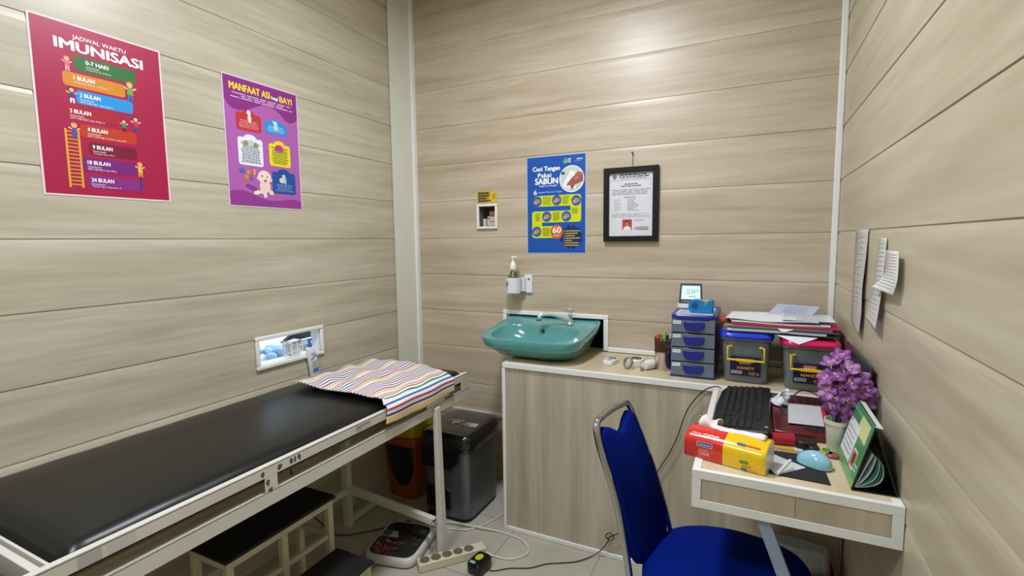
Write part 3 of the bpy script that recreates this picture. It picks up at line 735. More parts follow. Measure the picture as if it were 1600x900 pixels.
fr = thing('picture_frame', (-.512, YB, 1.291), 'black framed certificate hanging from a nail on the back wall', 'picture frame')
FX0, FX1, FZ0, FZ1 = -.634, -.386, 1.293, 1.629; fb = .0245
w = MB()
for p in (((FX0, FZ0), (FX1, FZ0), (FX1 - fb, FZ0 + fb), (FX0 + fb, FZ0 + fb)), ((FX1, FZ0), (FX1, FZ1), (FX1 - fb, FZ1 - fb), (FX1 - fb, FZ0 + fb)), ((FX1, FZ1), (FX0, FZ1), (FX0 + fb, FZ1 - fb), (FX1 - fb, FZ1 - fb)), ((FX0, FZ1), (FX0, FZ0), (FX0 + fb, FZ0 + fb), (FX0 + fb, FZ1 - fb))):
    w.prism([(x, 2.268, z) for x, z in p], (0, .0215, 0))
w.build('frame_moulding', mat('#0d0b09', .55, spec=.3), parent=fr, bevel=.0012)
S = Sheet((FX0 + fb, 2.282, FZ0 + fb), (1, 0, 0), (0, 0, 1), (0, -1, 0)); S.rough = .12; S.base(19.9, 28.7, '#dfe2e8')
G = '#6d7078'
S.ell(2.5, 27.0, 1.0, 1.1, '#5c6f52', 1, 6); S.ell(2.5, 27.0, .6, .7, '#8c9a6c', 2, 6)
S.lines(5.0, 27.4, 16.9, 28.2, 1, '#3c3f47', 1, fill=.75, ragged=0, seed=3); S.lines(4.4, 26.5, 18, 27.3, 1, '#53565e', 1, fill=.7, ragged=0, seed=4); S.lines(5.0, 25.8, 17, 26.4, 1, G, 1, ragged=0); S.rect(.6, 25.35, 19.2, 25.45, '#555860', 1)
S.lines(7.0, 23.3, 13, 23.9, 1, '#4d5058', 1, fill=.7, ragged=0); S.lines(5.4, 22.4, 14.6, 23.0, 1, '#4d5058', 1, fill=.7, ragged=0, seed=8); S.lines(1.5, 18.6, 18.8, 21.4, 4, G, 1, fill=.35, ragged=.1)
S.lines(6.9, 17.3, 12.2, 17.9, 1, '#4d5058', 1, ragged=0); S.lines(2.2, 11.4, 5.6, 17.0, 8, '#8b8e95', 1, fill=.25, ragged=.5); S.lines(8.5, 11.4, 14, 17.0, 9, G, 1, fill=.3, ragged=.5, seed=5); S.lines(1.3, 8.4, 18.6, 10.4, 4, '#8b8e95', 1, fill=.25, ragged=.3)
S.rect(6.2, 2.7, 10.6, 7.6, '#c2483e', 1); S.ell(8.4, 5.9, .95, 1.2, '#3a2a26', 2); S.ell(8.4, 5.5, .75, 1.0, '#b98468', 3); S.poly([(6.5, 2.7), (10.3, 2.7), (10.0, 3.8), (9, 4.5), (7.8, 4.5), (6.8, 3.8)], '#eef0f4', 2)
S.lines(11.6, 6.6, 16.4, 7.6, 2, '#8b8e95', 1, fill=.3); S.lines(13, 2.6, 18.2, 4.3, 3, '#4d5058', 1, fill=.5, ragged=.2, seed=9); S.ell(12.3, 3.5, .6, .6, '#d68a94', 1)
S.build('certificate', parent=fr, smooth=0)
MB().cyl((-.504, 2.279, 1.6285), (-.504, 2.283, 1.689), .0011, n=6).build('hanging_string', mat('#5a4f40', .8), parent=fr)
tag(MB().cyl((-.504, 2.2895, 1.690), (-.504, 2.278, 1.692), .0022, n=8).cyl((-.504, 2.278, 1.692), (-.504, 2.276, 1.692), .0045, n=10).build('nail', mat('#3a2e28', .5, metal=.6)), 'small dark nail in the wall above the black frame', 'nail')

# ------------------------------------------------------------------ soap dispenser in its wall holder
t_ = thing('bottle_holder', (-1.075, YB, 1.033), 'white plastic wall bracket with a round cup above the sink', 'holder')
cx, cy = -1.083, 2.222
w = MB(); n_ = 32
w.loft([[(cx + r * math.cos(2 * PI * i / n_), cy + r * math.sin(2 * PI * i / n_), z) for i in range(n_)] for r, z in ((.030, 1.035), (.038, 1.042), (.0395, 1.118), (.0375, 1.118), (.036, 1.045), (.001, 1.043))], True, True)
w.build('cup', mat('#e6e8ea', .3), parent=t_)
B(-1.046, -1.004, 2.278, 2.2895, 1.036, 1.128).build('back_plate', mat('#e9ecef', .3), parent=t_, bevel=.002)
B(-1.080, -1.036, 2.255, 2.278, 1.045, 1.115).build('arm', mat('#dfe3e6', .3), parent=t_, bevel=.002)
MB().cyl((-1.022, 2.279, 1.107), (-1.022, 2.275, 1.107), .0045, n=12).build('screw_hole', mat('#2a2c30', .6), parent=t_)
w = MB()
for z0, z1, a0, a1, c in ((1.095, 1.1, -2.3, -1.75, '#8d9096'), (1.074, 1.083, -2.2, -1.9, '#b0404a'), (1.085, 1.09, -2.3, -1.75, '#70747a'), (1.06, 1.064, -2.2, -1.9, '#9a9da2')):
    w.m(mat(c, .5)); pts = []
    w.loft([[(cx + .0402 * math.cos(a0 + (a1 - a0) * i / 6), cy + .0402 * math.sin(a0 + (a1 - a0) * i / 6), z) for i in range(7)] for z in (z0, z1)], False, False, closed=False)
w.build('cup_label', parent=t_)
t_ = thing('soap_dispenser', (cx, cy, 1.046), 'clear hand soap bottle with a cream pump in the wall cup', 'soap dispenser')
MB().lathe([(.030, 1.047), (.034, 1.052), (.034, 1.105), (.028, 1.125), (.018, 1.137), (.012, 1.150), (.012, 1.158)], (cx, cy, 0), 24).build('bottle', mat('#e4d6ae', .06, trans=.95), parent=t_)
MB().lathe([(.0155, 1.158), (.017, 1.168), (.015, 1.182), (.009, 1.195), (.0045, 1.200), (.0045, 1.214), (.0075, 1.215), (.0075, 1.224)], (cx, cy, 0), 20).box(cx - .006, cx + .026, cy - .006, cy + .006, 1.219, 1.226).build('pump', mat('#eeeee4', .3), parent=t_)

# ------------------------------------------------------------------ sink
TEAL = mat('#579a98', .16, spec=.5, coat=.25)
sk = thing('sink', (-.885, 2.1, .78), 'glossy teal green ceramic washbasin on the counter edge', 'sink')


def tiltz(x, y): return .868 + max(0.0, min(1.0, (y - 1.91) / .37)) * .046


scx = -.884; YM = 2.312
def sr(cx_, cy_, a_, b_, dz, e=6, absz=None):
    r = sring(cx_, cy_, a_, b_, 0, e, 56, None, YM)
    # narrower towards the front
    out = []
    for x, y, _ in r:
        f = 1 - .035 * max(0, min(1, (2.25 - y) / .34)); X = scx + (x - scx) * f
        yy = y - .014 * math.cos(max(-1, min(1, (X - scx) / .26)) * PI / 2) * max(0, min(1, (2.1 - y) / .18))
        out.append((X, yy, absz if absz is not None else tiltz(X, yy) + dz))
    return out


rings = [sr(scx, 2.17, .10, .08, 0, 3, .7695), sr(scx, 2.16, .150, .125, 0, 3.2, .7705), sr(scx, 2.135, .200, .170, 0, 4, .784), sr(scx, 2.122, .226, .192, -.058, 4.5), sr(scx, 2.116, .238, .202, -.044, 5.5), sr(scx, 2.113, .243, .205, -.025, 6), sr(scx, 2.113, .247, .206, -.008, 6.5), sr(scx, 2.113, .2465, .2055, -.002, 6.5), sr(scx, 2.113, .244, .203, .0, 6.5), sr(scx, 2.113, .237, .196, .0, 6.5),
         sr(scx, 2.112, .233, .192, -.003, 6.5), sr(scx - .006, 2.046, .208, .121, -.0045, 3.0), sr(scx - .006, 2.046, .206, .119, -.0075, 3.0), sr(scx - .006, 2.046, .2045, .1175, -.020, 2.9), sr(scx - .006, 2.048, .188, .106, -.050, 2.7), sr(scx - .006, 2.058, .150, .085, -.074, 2.5), sr(scx, 2.07, .09, .05, -.088, 2.2), sr(scx, 2.075, .02, .02, -.0915, 2)]
w = MB().loft(rings, True, True)
w.build('basin', TEAL, parent=sk, smooth=32)
MB().lathe([(.008, 0), (.0085, .0015), (.0085, .003)], (-.894, 2.1570, .868), 16, (0.05, -.9, .25)).build('overflow_hole', mat('#101413', .4), parent=sk)
MB().lathe([(.014, 0), (.014, .001)], (-.952, 2.245, tiltz(0, 2.245) - .0045), 16).build('tap_hole', mat('#2b5450', .4), parent=sk)
MB().lathe([(.02, 0), (.02, .002)], (scx, 2.08, tiltz(0, 2.08) - .0925), 16).build('drain', mat('#a0a8a8', .2, metal=1), parent=sk)
CH = mat('#d9dee4', .12, metal=.85)
t_ = thing('tap', (-.775, 2.205, .905), 'chrome tap with cross handle and curved spout on the sink', 'tap')
w = MB().lathe([(.019, 0), (.018, .005), (.013, .012), (.0115, .035), (.013, .045), (.009, .05), (.007, .062)], (-.775, 2.205, tiltz(0, 2.205) - .0035), 20)
w.build('body', CH, parent=t_)
MB().tube(smoothpath([(-.775, 2.205, .922), (-.80, 2.185, .935), (-.835, 2.16, .950), (-.868, 2.137, .955), (-.890, 2.120, .952), (-.897, 2.115, .938)], 6), [.0115] * 12 + [.0105] * 19, 12).build('spout', mat('#e6eaee', .15, metal=.5), parent=t_)
zt = .966
w = MB().lathe([(.007, 0), (.009, .006), (.006, .014)], (-.775, 2.205, zt - .004), 14)
for a_ in (0.3, .3 + PI / 2): w.tube([(-.775 - .024 * math.cos(a_), 2.205 - .024 * math.sin(a_), zt + .003), (-.775, 2.205, zt + .003), (-.775 + .024 * math.cos(a_), 2.205 + .024 * math.sin(a_), zt + .003)], [.0055, .0035, .0055], 10)
w.build('cross_handle', CH, parent=t_)

# ------------------------------------------------------------------ things on the counter
CT = .7682
t_ = thing('digital_meter', (-.545, 2.06, CT), 'small white digital meter with dark screen right of the sink', 'meter')
rot = Matrix.Translation((-.540, 2.065, CT)) @ Matrix.Rotation(math.radians(-8), 4, 'Z')
MB().loft([sring(0, 0, .024, .043, z, 5, 24) for z in (0, .018)]).xf(rot).build('body', mat('#e6e8e6', .3), parent=t_, bevel=.003)
MB().box(-.017, .017, .006, .034, .018, .0187).xf(rot).build('screen', mat('#5d6264', .2), parent=t_)
MB().loft([sring(0, -.018, .011, .011, z, 3, 16) for z in (.018, .0195)]).xf(rot).build('button', mat('#9eb0ae', .4), parent=t_)

t_ = thing('measuring_tape', (-.435, 2.07, CT), 'white round measuring tape with brown disc and loose end', 'measuring tape')
MB().lathe([(.033, 0), (.036, .004), (.036, .026), (.033, .030)], (-.434, 2.075, CT), 28).build('case', mat('#e6e4e2', .3), parent=t_)
MB().lathe([(.025, 0), (.024, .0015)], (-.434, 2.075, CT + .030), 24).build('disc', mat('#5d4642', .4), parent=t_)
w = MB(); ax_ = Vector((-.50, -.80, .33)).normalized(); ua = ax_.cross(Vector((0, 0, 1))).normalized(); ub = ax_.cross(ua); tc_ = Vector((-.452, 2.004, CT + .0255))
ring_ = lambda r_o, of: [tc_ + ua * r_o * math.cos(2 * PI * i / 32) + ub * r_o * math.sin(2 * PI * i / 32) + ax_ * of for i in range(32)]
w.loft([ring_(.024, -.0055), ring_(.024, .0055), ring_(.0175, .0055), ring_(.0175, -.0055), ring_(.024, -.0055)], False, False)
w.build('tape_end', mat('#948c8a', .5), parent=t_)
t_ = thing('roll_holder', (-.362, 2.03, CT), 'small white plastic case with a metal tip beside steel cup', 'case')
MB().tube([(-.385, 2.005, CT + .019), (-.376, 2.020, CT + .020), (-.360, 2.045, CT + .0205)], [.016, .0195, .0195], 18).build('case', mat('#e6e6e6', .3), parent=t_)
MB().box(-.398, -.386, 1.985, 2.0, CT, CT + .016).build('metal_tip', mat('#8f8f90', .25, metal=1), parent=t_, bevel=.002)
MB().tube([(-.352, 2.045, CT + .0185), (-.34, 2.047, CT + .0165)], [.0175, .016], 16).build('grey_cap', mat('#77777a', .4), parent=t_)

t_ = thing('pen_cup', (-.318, 2.05, CT), 'steel pen cup with brown mesh rim between tape and drawers', 'pen cup')
PC = (-.318, 2.055, CT)
MB().lathe([(.034, 0), (.035, .004), (.035, .072), (.037, .076), (.034, .075), (.033, .006), (.001, .005)], PC, 32, cap=False).build('cup', mat('#c8c0b6', .16, metal=1), parent=t_)
w = MB()
for i in range(26):
    a_ = 2 * PI * i / 26; w.cyl((PC[0] + .034 * math.cos(a_), PC[1] + .034 * math.sin(a_), CT + .074), (PC[0] + .036 * math.cos(a_ + .25), PC[1] + .036 * math.sin(a_ + .25), CT + .132), .0013, n=5)
    w.cyl((PC[0] + .034 * math.cos(a_), PC[1] + .034 * math.sin(a_), CT + .074), (PC[0] + .036 * math.cos(a_ - .25), PC[1] + .036 * math.sin(a_ - .25), CT + .132), .0013, n=5)
for z in (.076, .132): w.tube([(PC[0] + .036 * math.cos(2 * PI * i / 28), PC[1] + .036 * math.sin(2 * PI * i / 28), CT + z) for i in range(28)], .002, 6, closed=True)
w.build('mesh_rim', mat('#5b4436', .5, metal=.3), parent=t_)
for nm, dx, dy, tx, ty, L_, r, c1, c2, lab in (('marker_pen', -.012, -.012, -.020, -.022, .150, .0075, '#b3432c', '#ee6a24', 'orange capped red marker standing in the pen cup'), ('highlighter_pen', .0, .008, .002, .010, .155, .0065, '#48513a', '#a8cc30', 'green capped highlighter standing in the pen cup'),
                                       ('ballpoint_pen', .010, -.004, .016, -.006, .145, .004, '#23232a', '#2a2a33', 'black ballpoint pen standing in the pen cup'), ('ballpoint_pen', .016, -.014, .030, -.018, .152, .0036, '#c9b9be', '#e0dcd6', 'thin pale pen leaning right in the pen cup'), ('marker_pen', -.004, -.018, -.004, -.026, .120, .006, '#a02a26', '#7c2a20', 'short dark red marker at the front of the pen cup')):
    p0 = Vector((PC[0] + dx, PC[1] + dy, CT + .006 + r)); p1 = Vector((PC[0] + tx, PC[1] + ty, CT + L_)); d_ = (p1 - p0)
    tg = thing(nm, tuple(p0), lab, 'pen', 'pens in the steel cup')
    MB().cyl(p0, p0 + d_ * .72, r * .9, n=12).build('barrel', mat(c1, .35), parent=tg)
    MB().cyl(p0 + d_ * .72, p1, r, r * .85, n=12).build('cap', mat(c2, .35), parent=tg, bevel=.0008)

# drawer unit
DR = thing('drawer_unit', (-.195, 2.11, CT), 'tall navy drawer tower with four smoky drawers on the counter', 'drawer unit')
dx0, dx1, dy0, dy1 = -.276, -.118, 1.962, 2.255
NAVY = mat('#20308f', .3)
M_SM = mat('#7f8f9c', .15, trans=.35, spec=.6, alpha=1)
w = MB(); w.box(dx0, dx0 + .004, dy0 + .004, dy1, CT, 1.0).box(dx1 - .004, dx1, dy0 + .004, dy1, CT, 1.0).box(dx0 + .004, dx1 - .004, dy1 - .004, dy1, CT, 1.0)
for k in range(4): z = CT + .0 + k * .0585; w.box(dx0 + .004, dx1 - .004, dy0 + .004, dy1 - .004, z, z + .004)
w.build('case', mat('#2b3888', .35), parent=DR, bevel=.001)
MB().loft([[(x, y, z) for x, y, _ in sring((dx0 + dx1) / 2, (dy0 + dy1) / 2, a_, b_2, 0, 9, 40)] for a_, b_2, z in ((.082, .1485, .990), (.084, .1505, .993), (.084, .1505, 1.008), (.081, .1475, 1.012))]).build('top_panel', NAVY, parent=DR)
MB().box(dx0 - .002, dx1 + .002, dy0 - .001, dy0 + .0036, CT, CT + .0065).build('base_rim', NAVY, parent=DR, bevel=.001)
for k in range(4):
    z0 = CT + .008 + k * .0560; z1 = z0 + .0515
    dr = MB().box(dx0 + .001, dx1 - .001, dy0 - .003, dy0 + .0, z0, z1).box(dx0 + .006, dx1 - .006, dy0 + .0, dy1 - .01, z0 + .003, z0 + .005).box(dx0 + .006, dx0 + .008, dy0, dy1 - .01, z0 + .005, z1 - .006).box(dx1 - .008, dx1 - .006, dy0, dy1 - .01, z0 + .005, z1 - .006)
    dr = dr.build('drawer', M_SM, parent=DR, bevel=.0012)
    cxk = (dx0 + dx1) / 2 + .004; pts = [(cxk - .037, z0 + .040), (cxk + .037, z0 + .040)] + [(cxk + .037 * math.cos(a_), z0 + .027 - .017 * math.sin(a_)) for a_ in [PI * j / 10 for j in range(11)]]
    pts = [(cxk - .037, z0 + .042), (cxk - .037, z0 + .026), (cxk - .030, z0 + .013), (cxk - .018, z0 + .008), (cxk + .018, z0 + .008), (cxk + .030, z0 + .013), (cxk + .037, z0 + .026), (cxk + .037, z0 + .042)]
    MB().prism([(x, dy0 - .010, z) for x, z in pts], (0, .0068, 0)).build('handle', mat('#1d2a86', .3), parent=dr, bevel=.0015)
    S = Sheet((dx0 + .006, dy0 - .0031, z1 - .018 - .002 * (k % 2)), (1, 0, .06 * (1 - k % 2) if k < 3 else .02), (0, 0, 1), (0, -1, 0), eps=.0003)
    S.rect(0, 0, 3.0, 1.3, '#e2e4ea', 1); S.text(('OBAT', 'KASA', 'ALKES', 'JARUM')[3 - k] if False else '-----', .35, .55, 2.6, .72, '#5c6270', 0, 2); S.build('paper_label', parent=dr, smooth=0)
S = Sheet((dx0 + .012, dy0 + .01, 1.0121), (1, .02, 0), (0, 1, 0), (0, 0, 1)); S.base(13.4, 22, '#c9d0dc', .0008); S.lines(1, 1, 12, 20, 12, '#8d96a8', 1, fill=.25)
tag(S.build('paper_sheet', smooth=0), 'printed sheet lying on top of the navy drawer tower', 'paper')
# clock and its white box
t_ = thing('digital_clock', (-.225, 2.13, 1.0135), 'grey digital clock with pale lit display on the drawer tower', 'clock')
cw = Matrix.Translation((-.2235, 2.11, 1.035)) @ Matrix.Rotation(math.radians(4), 4, 'Z') @ Matrix.Rotation(math.radians(-13), 4, 'X')
MB().hexa([(-.046, 0, 0), (.046, 0, 0), (.046, .022, 0), (-.046, .022, 0), (-.042, 0, .086), (.042, 0, .086), (.040, .016, .084), (-.040, .016, .084)]).xf(cw).build('case', mat('#3c4148', .35), parent=t_, bevel=.002)
MB().box(-.05, .05, -.002, .03, -.018, .0).xf(Matrix.Translation((-.2235, 2.11, 1.0365)) @ Matrix.Rotation(math.radians(4), 4, 'Z')).build('foot', mat('#e4e8e8', .4), parent=t_, bevel=.002)
S = Sheet((-.0375, -.0006, .020), (1, 0, 0), (0, 0, 1), (0, -1, 0), eps=.0003)
S.m(mat('#c9efe2', .3, emit=.45)); S.k = 1; S.add([S.pt(*p) for p in ((0, 0), (7.5, 0), (7.2, 5.6), (.3, 5.6))], [(0, 1, 2, 3)])
S.text('22:54', 1.9, 2.3, 5.5, 4.2, '#8fa69c', .01, 2); S.text('28', 5.8, 3.2, 6.8, 4.3, '#6f857c', .0, 2); S.lines(3.0, .8, 5.6, 1.6, 1, '#9db3a9', 2, fill=.6); S.lines(.6, -1.2, 3.6, -.6, 1, '#a9b0c0', 2, fill=.5)
S.xf(cw); S.build('display', parent=t_, smooth=0)
# tape dispenser
t_ = thing('tape_dispenser', (-.165, 2.03, 1.0135), 'bright blue tape dispenser on top of the navy drawer tower', 'tape dispenser')
T0 = Matrix.Translation((-.178, 2.03, 1.0135)) @ Matrix.Rotation(math.radians(-6), 4, 'Z')
prof = [(-.042, .012), (-.036, .003), (-.026, 0), (.044, 0), (.048, .006), (.048, .048), (.044, .053), (.036, .052), (.028, .047), (.024, .034), (.016, .031), (.012, .036), (.006, .046), (-.004, .053), (-.016, .055), (-.030, .050), (-.040, .040), (-.044, .026)]
MB().prism([(x, -.014, z) for x, z in prof], (0, .028, 0)).xf(T0).build('body', mat('#0d7bc0', .3), parent=t_, bevel=.003)
MB().cyl((-.018, -.0155, .028), (-.018, -.0142, .028), .012, n=20).xf(T0).build('roll_hub', mat('#0b4f7c', .35), parent=t_)
MB().lathe([(.0235, -.009), (.0235, .009)], (-.015, 0, .0325), 28, (0, 1, 0)).box(.004, .030, -.008, .008, .0485, .0495).xf(T0).build('tape_roll', mat('#dfeef0', .15), parent=t_)


# lidded storage boxes
def storage_box(x0, x1, y0, y1, h, lid, label, txt, zz=CT):
    cx_, cy_ = (x0 + x1) / 2, (y0 + y1) / 2; a_, b_2 = (x1 - x0) / 2, (y1 - y0) / 2
    t = thing('storage_box', (cx_, cy_, zz), label, 'storage box')
    clear = mat('#93a1a8', .16, trans=.45, spec=.6)
    MB().loft([sring(cx_, cy_, a_ * f, b_2 * f, zz + z, 7, 40) for f, z in ((.80, 0), (.83, .004), (.92, h - .03), (.99, h - .028), (.99, h - .018), (.92, h - .018), (.90, h - .03), (.81, .006))]).build('container', clear, parent=t, smooth=45)
    MB().loft([sring(cx_, cy_, a_ * f, b_2 * f, zz + z, 6, 40) for f, z in ((1.0, h - .0235), (1.03, h - .020), (1.03, h - .012), (.99, h - .002), (.93, h), (.5, h + .001))]).build('lid', mat(lid, .22, coat=.4), parent=t, smooth=50)
    # handle bail on the front
    yf = y0 - .003; zh = zz + h - .052; hw = a_ * .66; zl = zh - .046
    w = MB().tube([(cx_ - hw + .014, yf + .012, zh), (cx_ - hw, yf - .004, zh), (cx_ - hw, yf - .008, zl), (cx_ + hw, yf - .008, zl - .001), (cx_ + hw, yf - .004, zh), (cx_ + hw - .014, yf + .012, zh)], .0042, 8)
    w.box(cx_ - hw * .5, cx_ + hw * .5, yf - .014, yf - .003, zl - .0045, zl + .004)
    w.build('handle', mat('#f0cf14', .3), parent=t, bevel=.001)
    S = Sheet((cx_ - a_ * .56, y0 + .0075, zz + .030), (1, 0, 0), (0, 0, 1), (0, -1, 0), eps=.0004); S.w = Vector((0, -.0007, .01))
    Wd = a_ * 112
    S.rect(0, 0, Wd, 7.2, '#1d1648', 1); S.rect(Wd * .30, 4.4, Wd * .68, 6.5, '#c9786a', 2); S.text('LION STAR' if False else '~~~', Wd * .34, 5.2, Wd * .64, 5.7, '#f0e4dc', .02, 3)
    S.text(txt[0], Wd * .24, 2.5, Wd * .80, 3.5, '#e0b01c', .05, 2); S.rect(Wd * .04, .7, Wd * .40, 1.9, '#aeb4bc', 2); S.lines(Wd * .07, .9, Wd * .36, 1.6, 1, '#6a7080', 3, fill=.5); S.text(txt[1], Wd * .62, .6, Wd * .94, 1.6, '#e0b01c', .05, 2)
    S.build('printed_label', parent=t, smooth=0)
    return t


storage_box(-.104, .078, 1.949, 2.21, .190, '#1c3fd0', 'clear storage box with royal blue lid and yellow handle', ('HANDY', 'CD 6'))
tag(MB().loft([sring(-.012, 2.08, .065, .095, z, 5, 24) for z in (CT + .007, CT + .085)]).build('folded_cloth', mat('#39414a', .8, var=.2, bscale=40), bevel=.004), 'dark bundle inside the blue lidded storage box', 'cloth')
storage_box(.098, .278, 1.925, 2.20, .180, '#d11a5c', 'clear storage box with pink lid beside the right wall', ('HANDY', 'CD'))
tag(MB().loft([sring(.19, 2.06, .062, .095, z, 5, 24) for z in (CT + .007, CT + .055)]).build('folded_cloth', mat('#7f8c94', .8, var=.2, bscale=40), bevel=.004), 'grey bundle inside the pink lidded storage box', 'cloth')


# pile of papers and folders on the boxes
def slab(name, pts, z0, th, h, label, cat, rough=.5, wave=0.0, lab2=None, sag=0):
    w = MB(); n = 10; rows_ = []
    P = [Vector((p[0], p[1], 0)) for p in pts]
    m_ = mat(h, rough)
    g = []
    for k_ in (0, 1):
        for j in range(n + 1):
            for i in range(n + 1):
                u, v = i / n, j / n
                q = P[0].lerp(P[1], u).lerp(P[3].lerp(P[2], u), v)
                z = z0 + th * k_ + wave * (math.sin(u * 6 + v * 3 + z0 * 90) * .5 + .5) * (1 - v * .5) + sag * max(0, (.25 - v) / .25) ** 2
                g.append((q.x, q.y, z))
    W = n + 1; o2 = W * W; fs = []
    for j in range(n):
        for i in range(n):
            a = j * W + i; fs.append((a, a + W, a + W + 1, a + 1)); fs.append((o2 + a, o2 + a + 1, o2 + a + W + 1, o2 + a + W))
    ed = list(range(W)) + [j * W + n for j in range(1, W)] + [n * W + i for i in range(n - 1, -1, -1)] + [j * W for j in range(n - 1, 0, -1)]
    for i in range(len(ed)): a, b2 = ed[i], ed[(i + 1) % len(ed)]; fs.append((a, b2, b2 + o2, a + o2))
    w.m(m_).add(g, fs)
    return tag(w.build(name, smooth=30), label, cat)


def rq(cx_, cy_, w_, d_, ang):
    c, s_ = math.cos(math.radians(ang)), math.sin(math.radians(ang))
    return [(cx_ + x * c - y * s_, cy_ + x * s_ + y * c) for x, y in ((-w_ / 2, -d_ / 2), (w_ / 2, -d_ / 2), (w_ / 2, d_ / 2), (-w_ / 2, d_ / 2))]


ZP = .9600
slab('folder', rq(.110, 2.075, .33, .25, -1.5), ZP, .004, '#2c3140', 'dark blue folder at the bottom of the paper pile', 'folder')
slab('paper_stack', rq(.080, 2.065, .31, .23, -1.0), ZP + .0045, .006, '#ccd3e0', 'thin white paper stack between the two dark folders', 'paper stack', wave=.0015)
slab('folder', rq(.105, 2.08, .335, .25, -1.8), ZP + .0125, .005, '#4a5160', 'slate grey folder above the thin white stack', 'folder')
slab('folder', rq(.085, 2.09, .34, .24, -1.4), ZP + .0180, .005, '#a39f8d', 'beige document folder in the middle of the paper pile', 'folder')
slab('folder', rq(.112, 2.085, .335, .235, -1.6), ZP + .0235, .003, '#b42a44', 'lower crimson folder in the paper pile', 'folder')
slab('folder', rq(.108, 2.09, .338, .235, -1.3), ZP + .0270, .003, '#c9405a', 'upper crimson folder under the loose top sheets', 'folder')
slab('paper_stack', rq(.095, 2.085, .31, .22, -2.2), ZP + .0303, .006, '#e3e7ee', 'thick white paper stack on the crimson folders', 'paper stack', wave=.003)
slab('paper_sheet', rq(.070, 2.08, .295, .215, -3.5), ZP + .0398, .003, '#eceff6', 'curling white top sheets at the left of the paper pile', 'paper', wave=.007)
S = Sheet((.06, 2.155, ZP + .0475), (.83, -.30, .0), (.30, .83, .22), (0, -.2, 1)); S.base(15, 11, '#bcc6de', .0006); S.lines(4, 1.5, 13, 9.5, 9, '#8b95ac', 1, fill=.3)
tag(S.build('paper_sheet', smooth=0), 'pale blue printed sheet sticking up at the back of the pile', 'paper')
S = Sheet((.100, 1.973, ZP + .0505), (1, -.03, 0), (.03, 1, 0), (0, 0, 1)); S.base(16, 18, '#e2e5ec', .0006); S.lines(4.5, 1.0, 14, 9, 6, '#b3b8c6', 1, fill=.35); S.lines(1, 10, 15, 17, 5, '#b3b8c6', 1, fill=.3)
tag(S.build('paper_sheet', smooth=0), 'lined form lying on top of the paper pile toward the right', 'paper')
tag(MB().prism([(.085, 1.938, .9600), (.205, 1.930, .9600), (.150, 1.917, .9365)], (0, .0008, .0006)).build('paper_sheet', mat('#e9edf4', .5), smooth=0), 'white paper corner drooping over the pink lid', 'paper')
tag(MB().prism([(.085, 1.943, ZP + .023), (.135, 1.939, ZP + .023), (.102, 1.934, ZP + .012)], (0, .0008, .0006)).build('paper_sheet', mat('#dde2ea', .5), smooth=0), 'small white paper corner hanging from the middle of the pile', 'paper')
tag(MB().loft([sring(-.092, 2.05, .018, .05, z, 3, 20) for z in (ZP + .0242, ZP + .040)]).build('pouch', mat('#a8452f', .6), bevel=.003), 'rust red pouch left of the paper pile behind the drawer tower', 'pouch')

# ------------------------------------------------------------------ desk things
DT = DZ + .0003
# keyboard
t_ = thing('keyboard', (-.013, 1.65, DT), 'black full size keyboard lying lengthwise on the desk', 'keyboard')
K = Matrix.Translation((-.014, 1.655, DT)) @ Matrix.Rotation(math.radians(-1.5), 4, 'Z')
w = MB(); o_ = [(-.070, -.218), (-.045, -.222), (.070, -.222), (.076, -.215), (.076, .215), (.070, .222), (-.045, .222), (-.062, .212), (-.074, .16), (-.078, 0), (-.074, -.16)]
zt_ = lambda x: .018 + (x + .078) / .154 * .014
w.loft([[(x * .96, y * .98, .001) for x, y in o_], [(x, y, .008) for x, y in o_], [(x, y, zt_(x) - .003) for x, y in o_], [(x * .96, y * .985, zt_(x)) for x, y in o_]])
w.xf(K).build('body', mat('#17191b', .35), parent=t_, smooth=25)
w = MB(); r0 = -.060
# six key rows; the user's side is at -x, rows run along y
for ri in range(6):
    xr = r0 + ri * .0185 + (.004 if ri == 5 else 0)
    y = -.205
    segs = []
    for blk in ((.205, -.075, ), (-.062, -.012), (.001 - .0, .0)):
        pass
    for ya, yb_ in ((-.205, -.132), (-.124, -.068), (-.060, .208)):
        nk = max(1, round((yb_ - ya) / .0185)); st = (yb_ - ya) / nk; i = 0
        while i < nk:
            wd = 1
            if ri == 0 and ya == -.060 and i == 5: wd = 5
            if ri == 2 and ya == -.124: break
            if ri == 5 and ya == -.205: break
            if ri == 1 and ya == -.124 and i in (0, 2): i += 1; continue
            a0 = ya + i * st + .0012; a1 = ya + (i + wd) * st - .0012
            z = zt_(xr + .008)
            w.hexa([(xr + .0008, a0, z - .001), (xr + .0172, a0, z - .001), (xr + .0172, a1, z - .001), (xr + .0008, a1, z - .001), (xr + .003, a0 + .002, z + .006), (xr + .0150, a0 + .002, z + .0065), (xr + .0150, a1 - .002, z + .0065), (xr + .003, a1 - .002, z + .006)])
            i += wd
w.xf(K).build('keys', mat('#212427', .4), parent=t_, smooth=0)
S = Sheet((.068, -.2, .0325), (0, 1, 0), (-1, 0, .09), (0, 0, 1), eps=.0003); S.rect(.6, -.2, 2.0, .6, '#8f979c', 1); S.xf(K); S.build('badge', parent=t_, smooth=0)

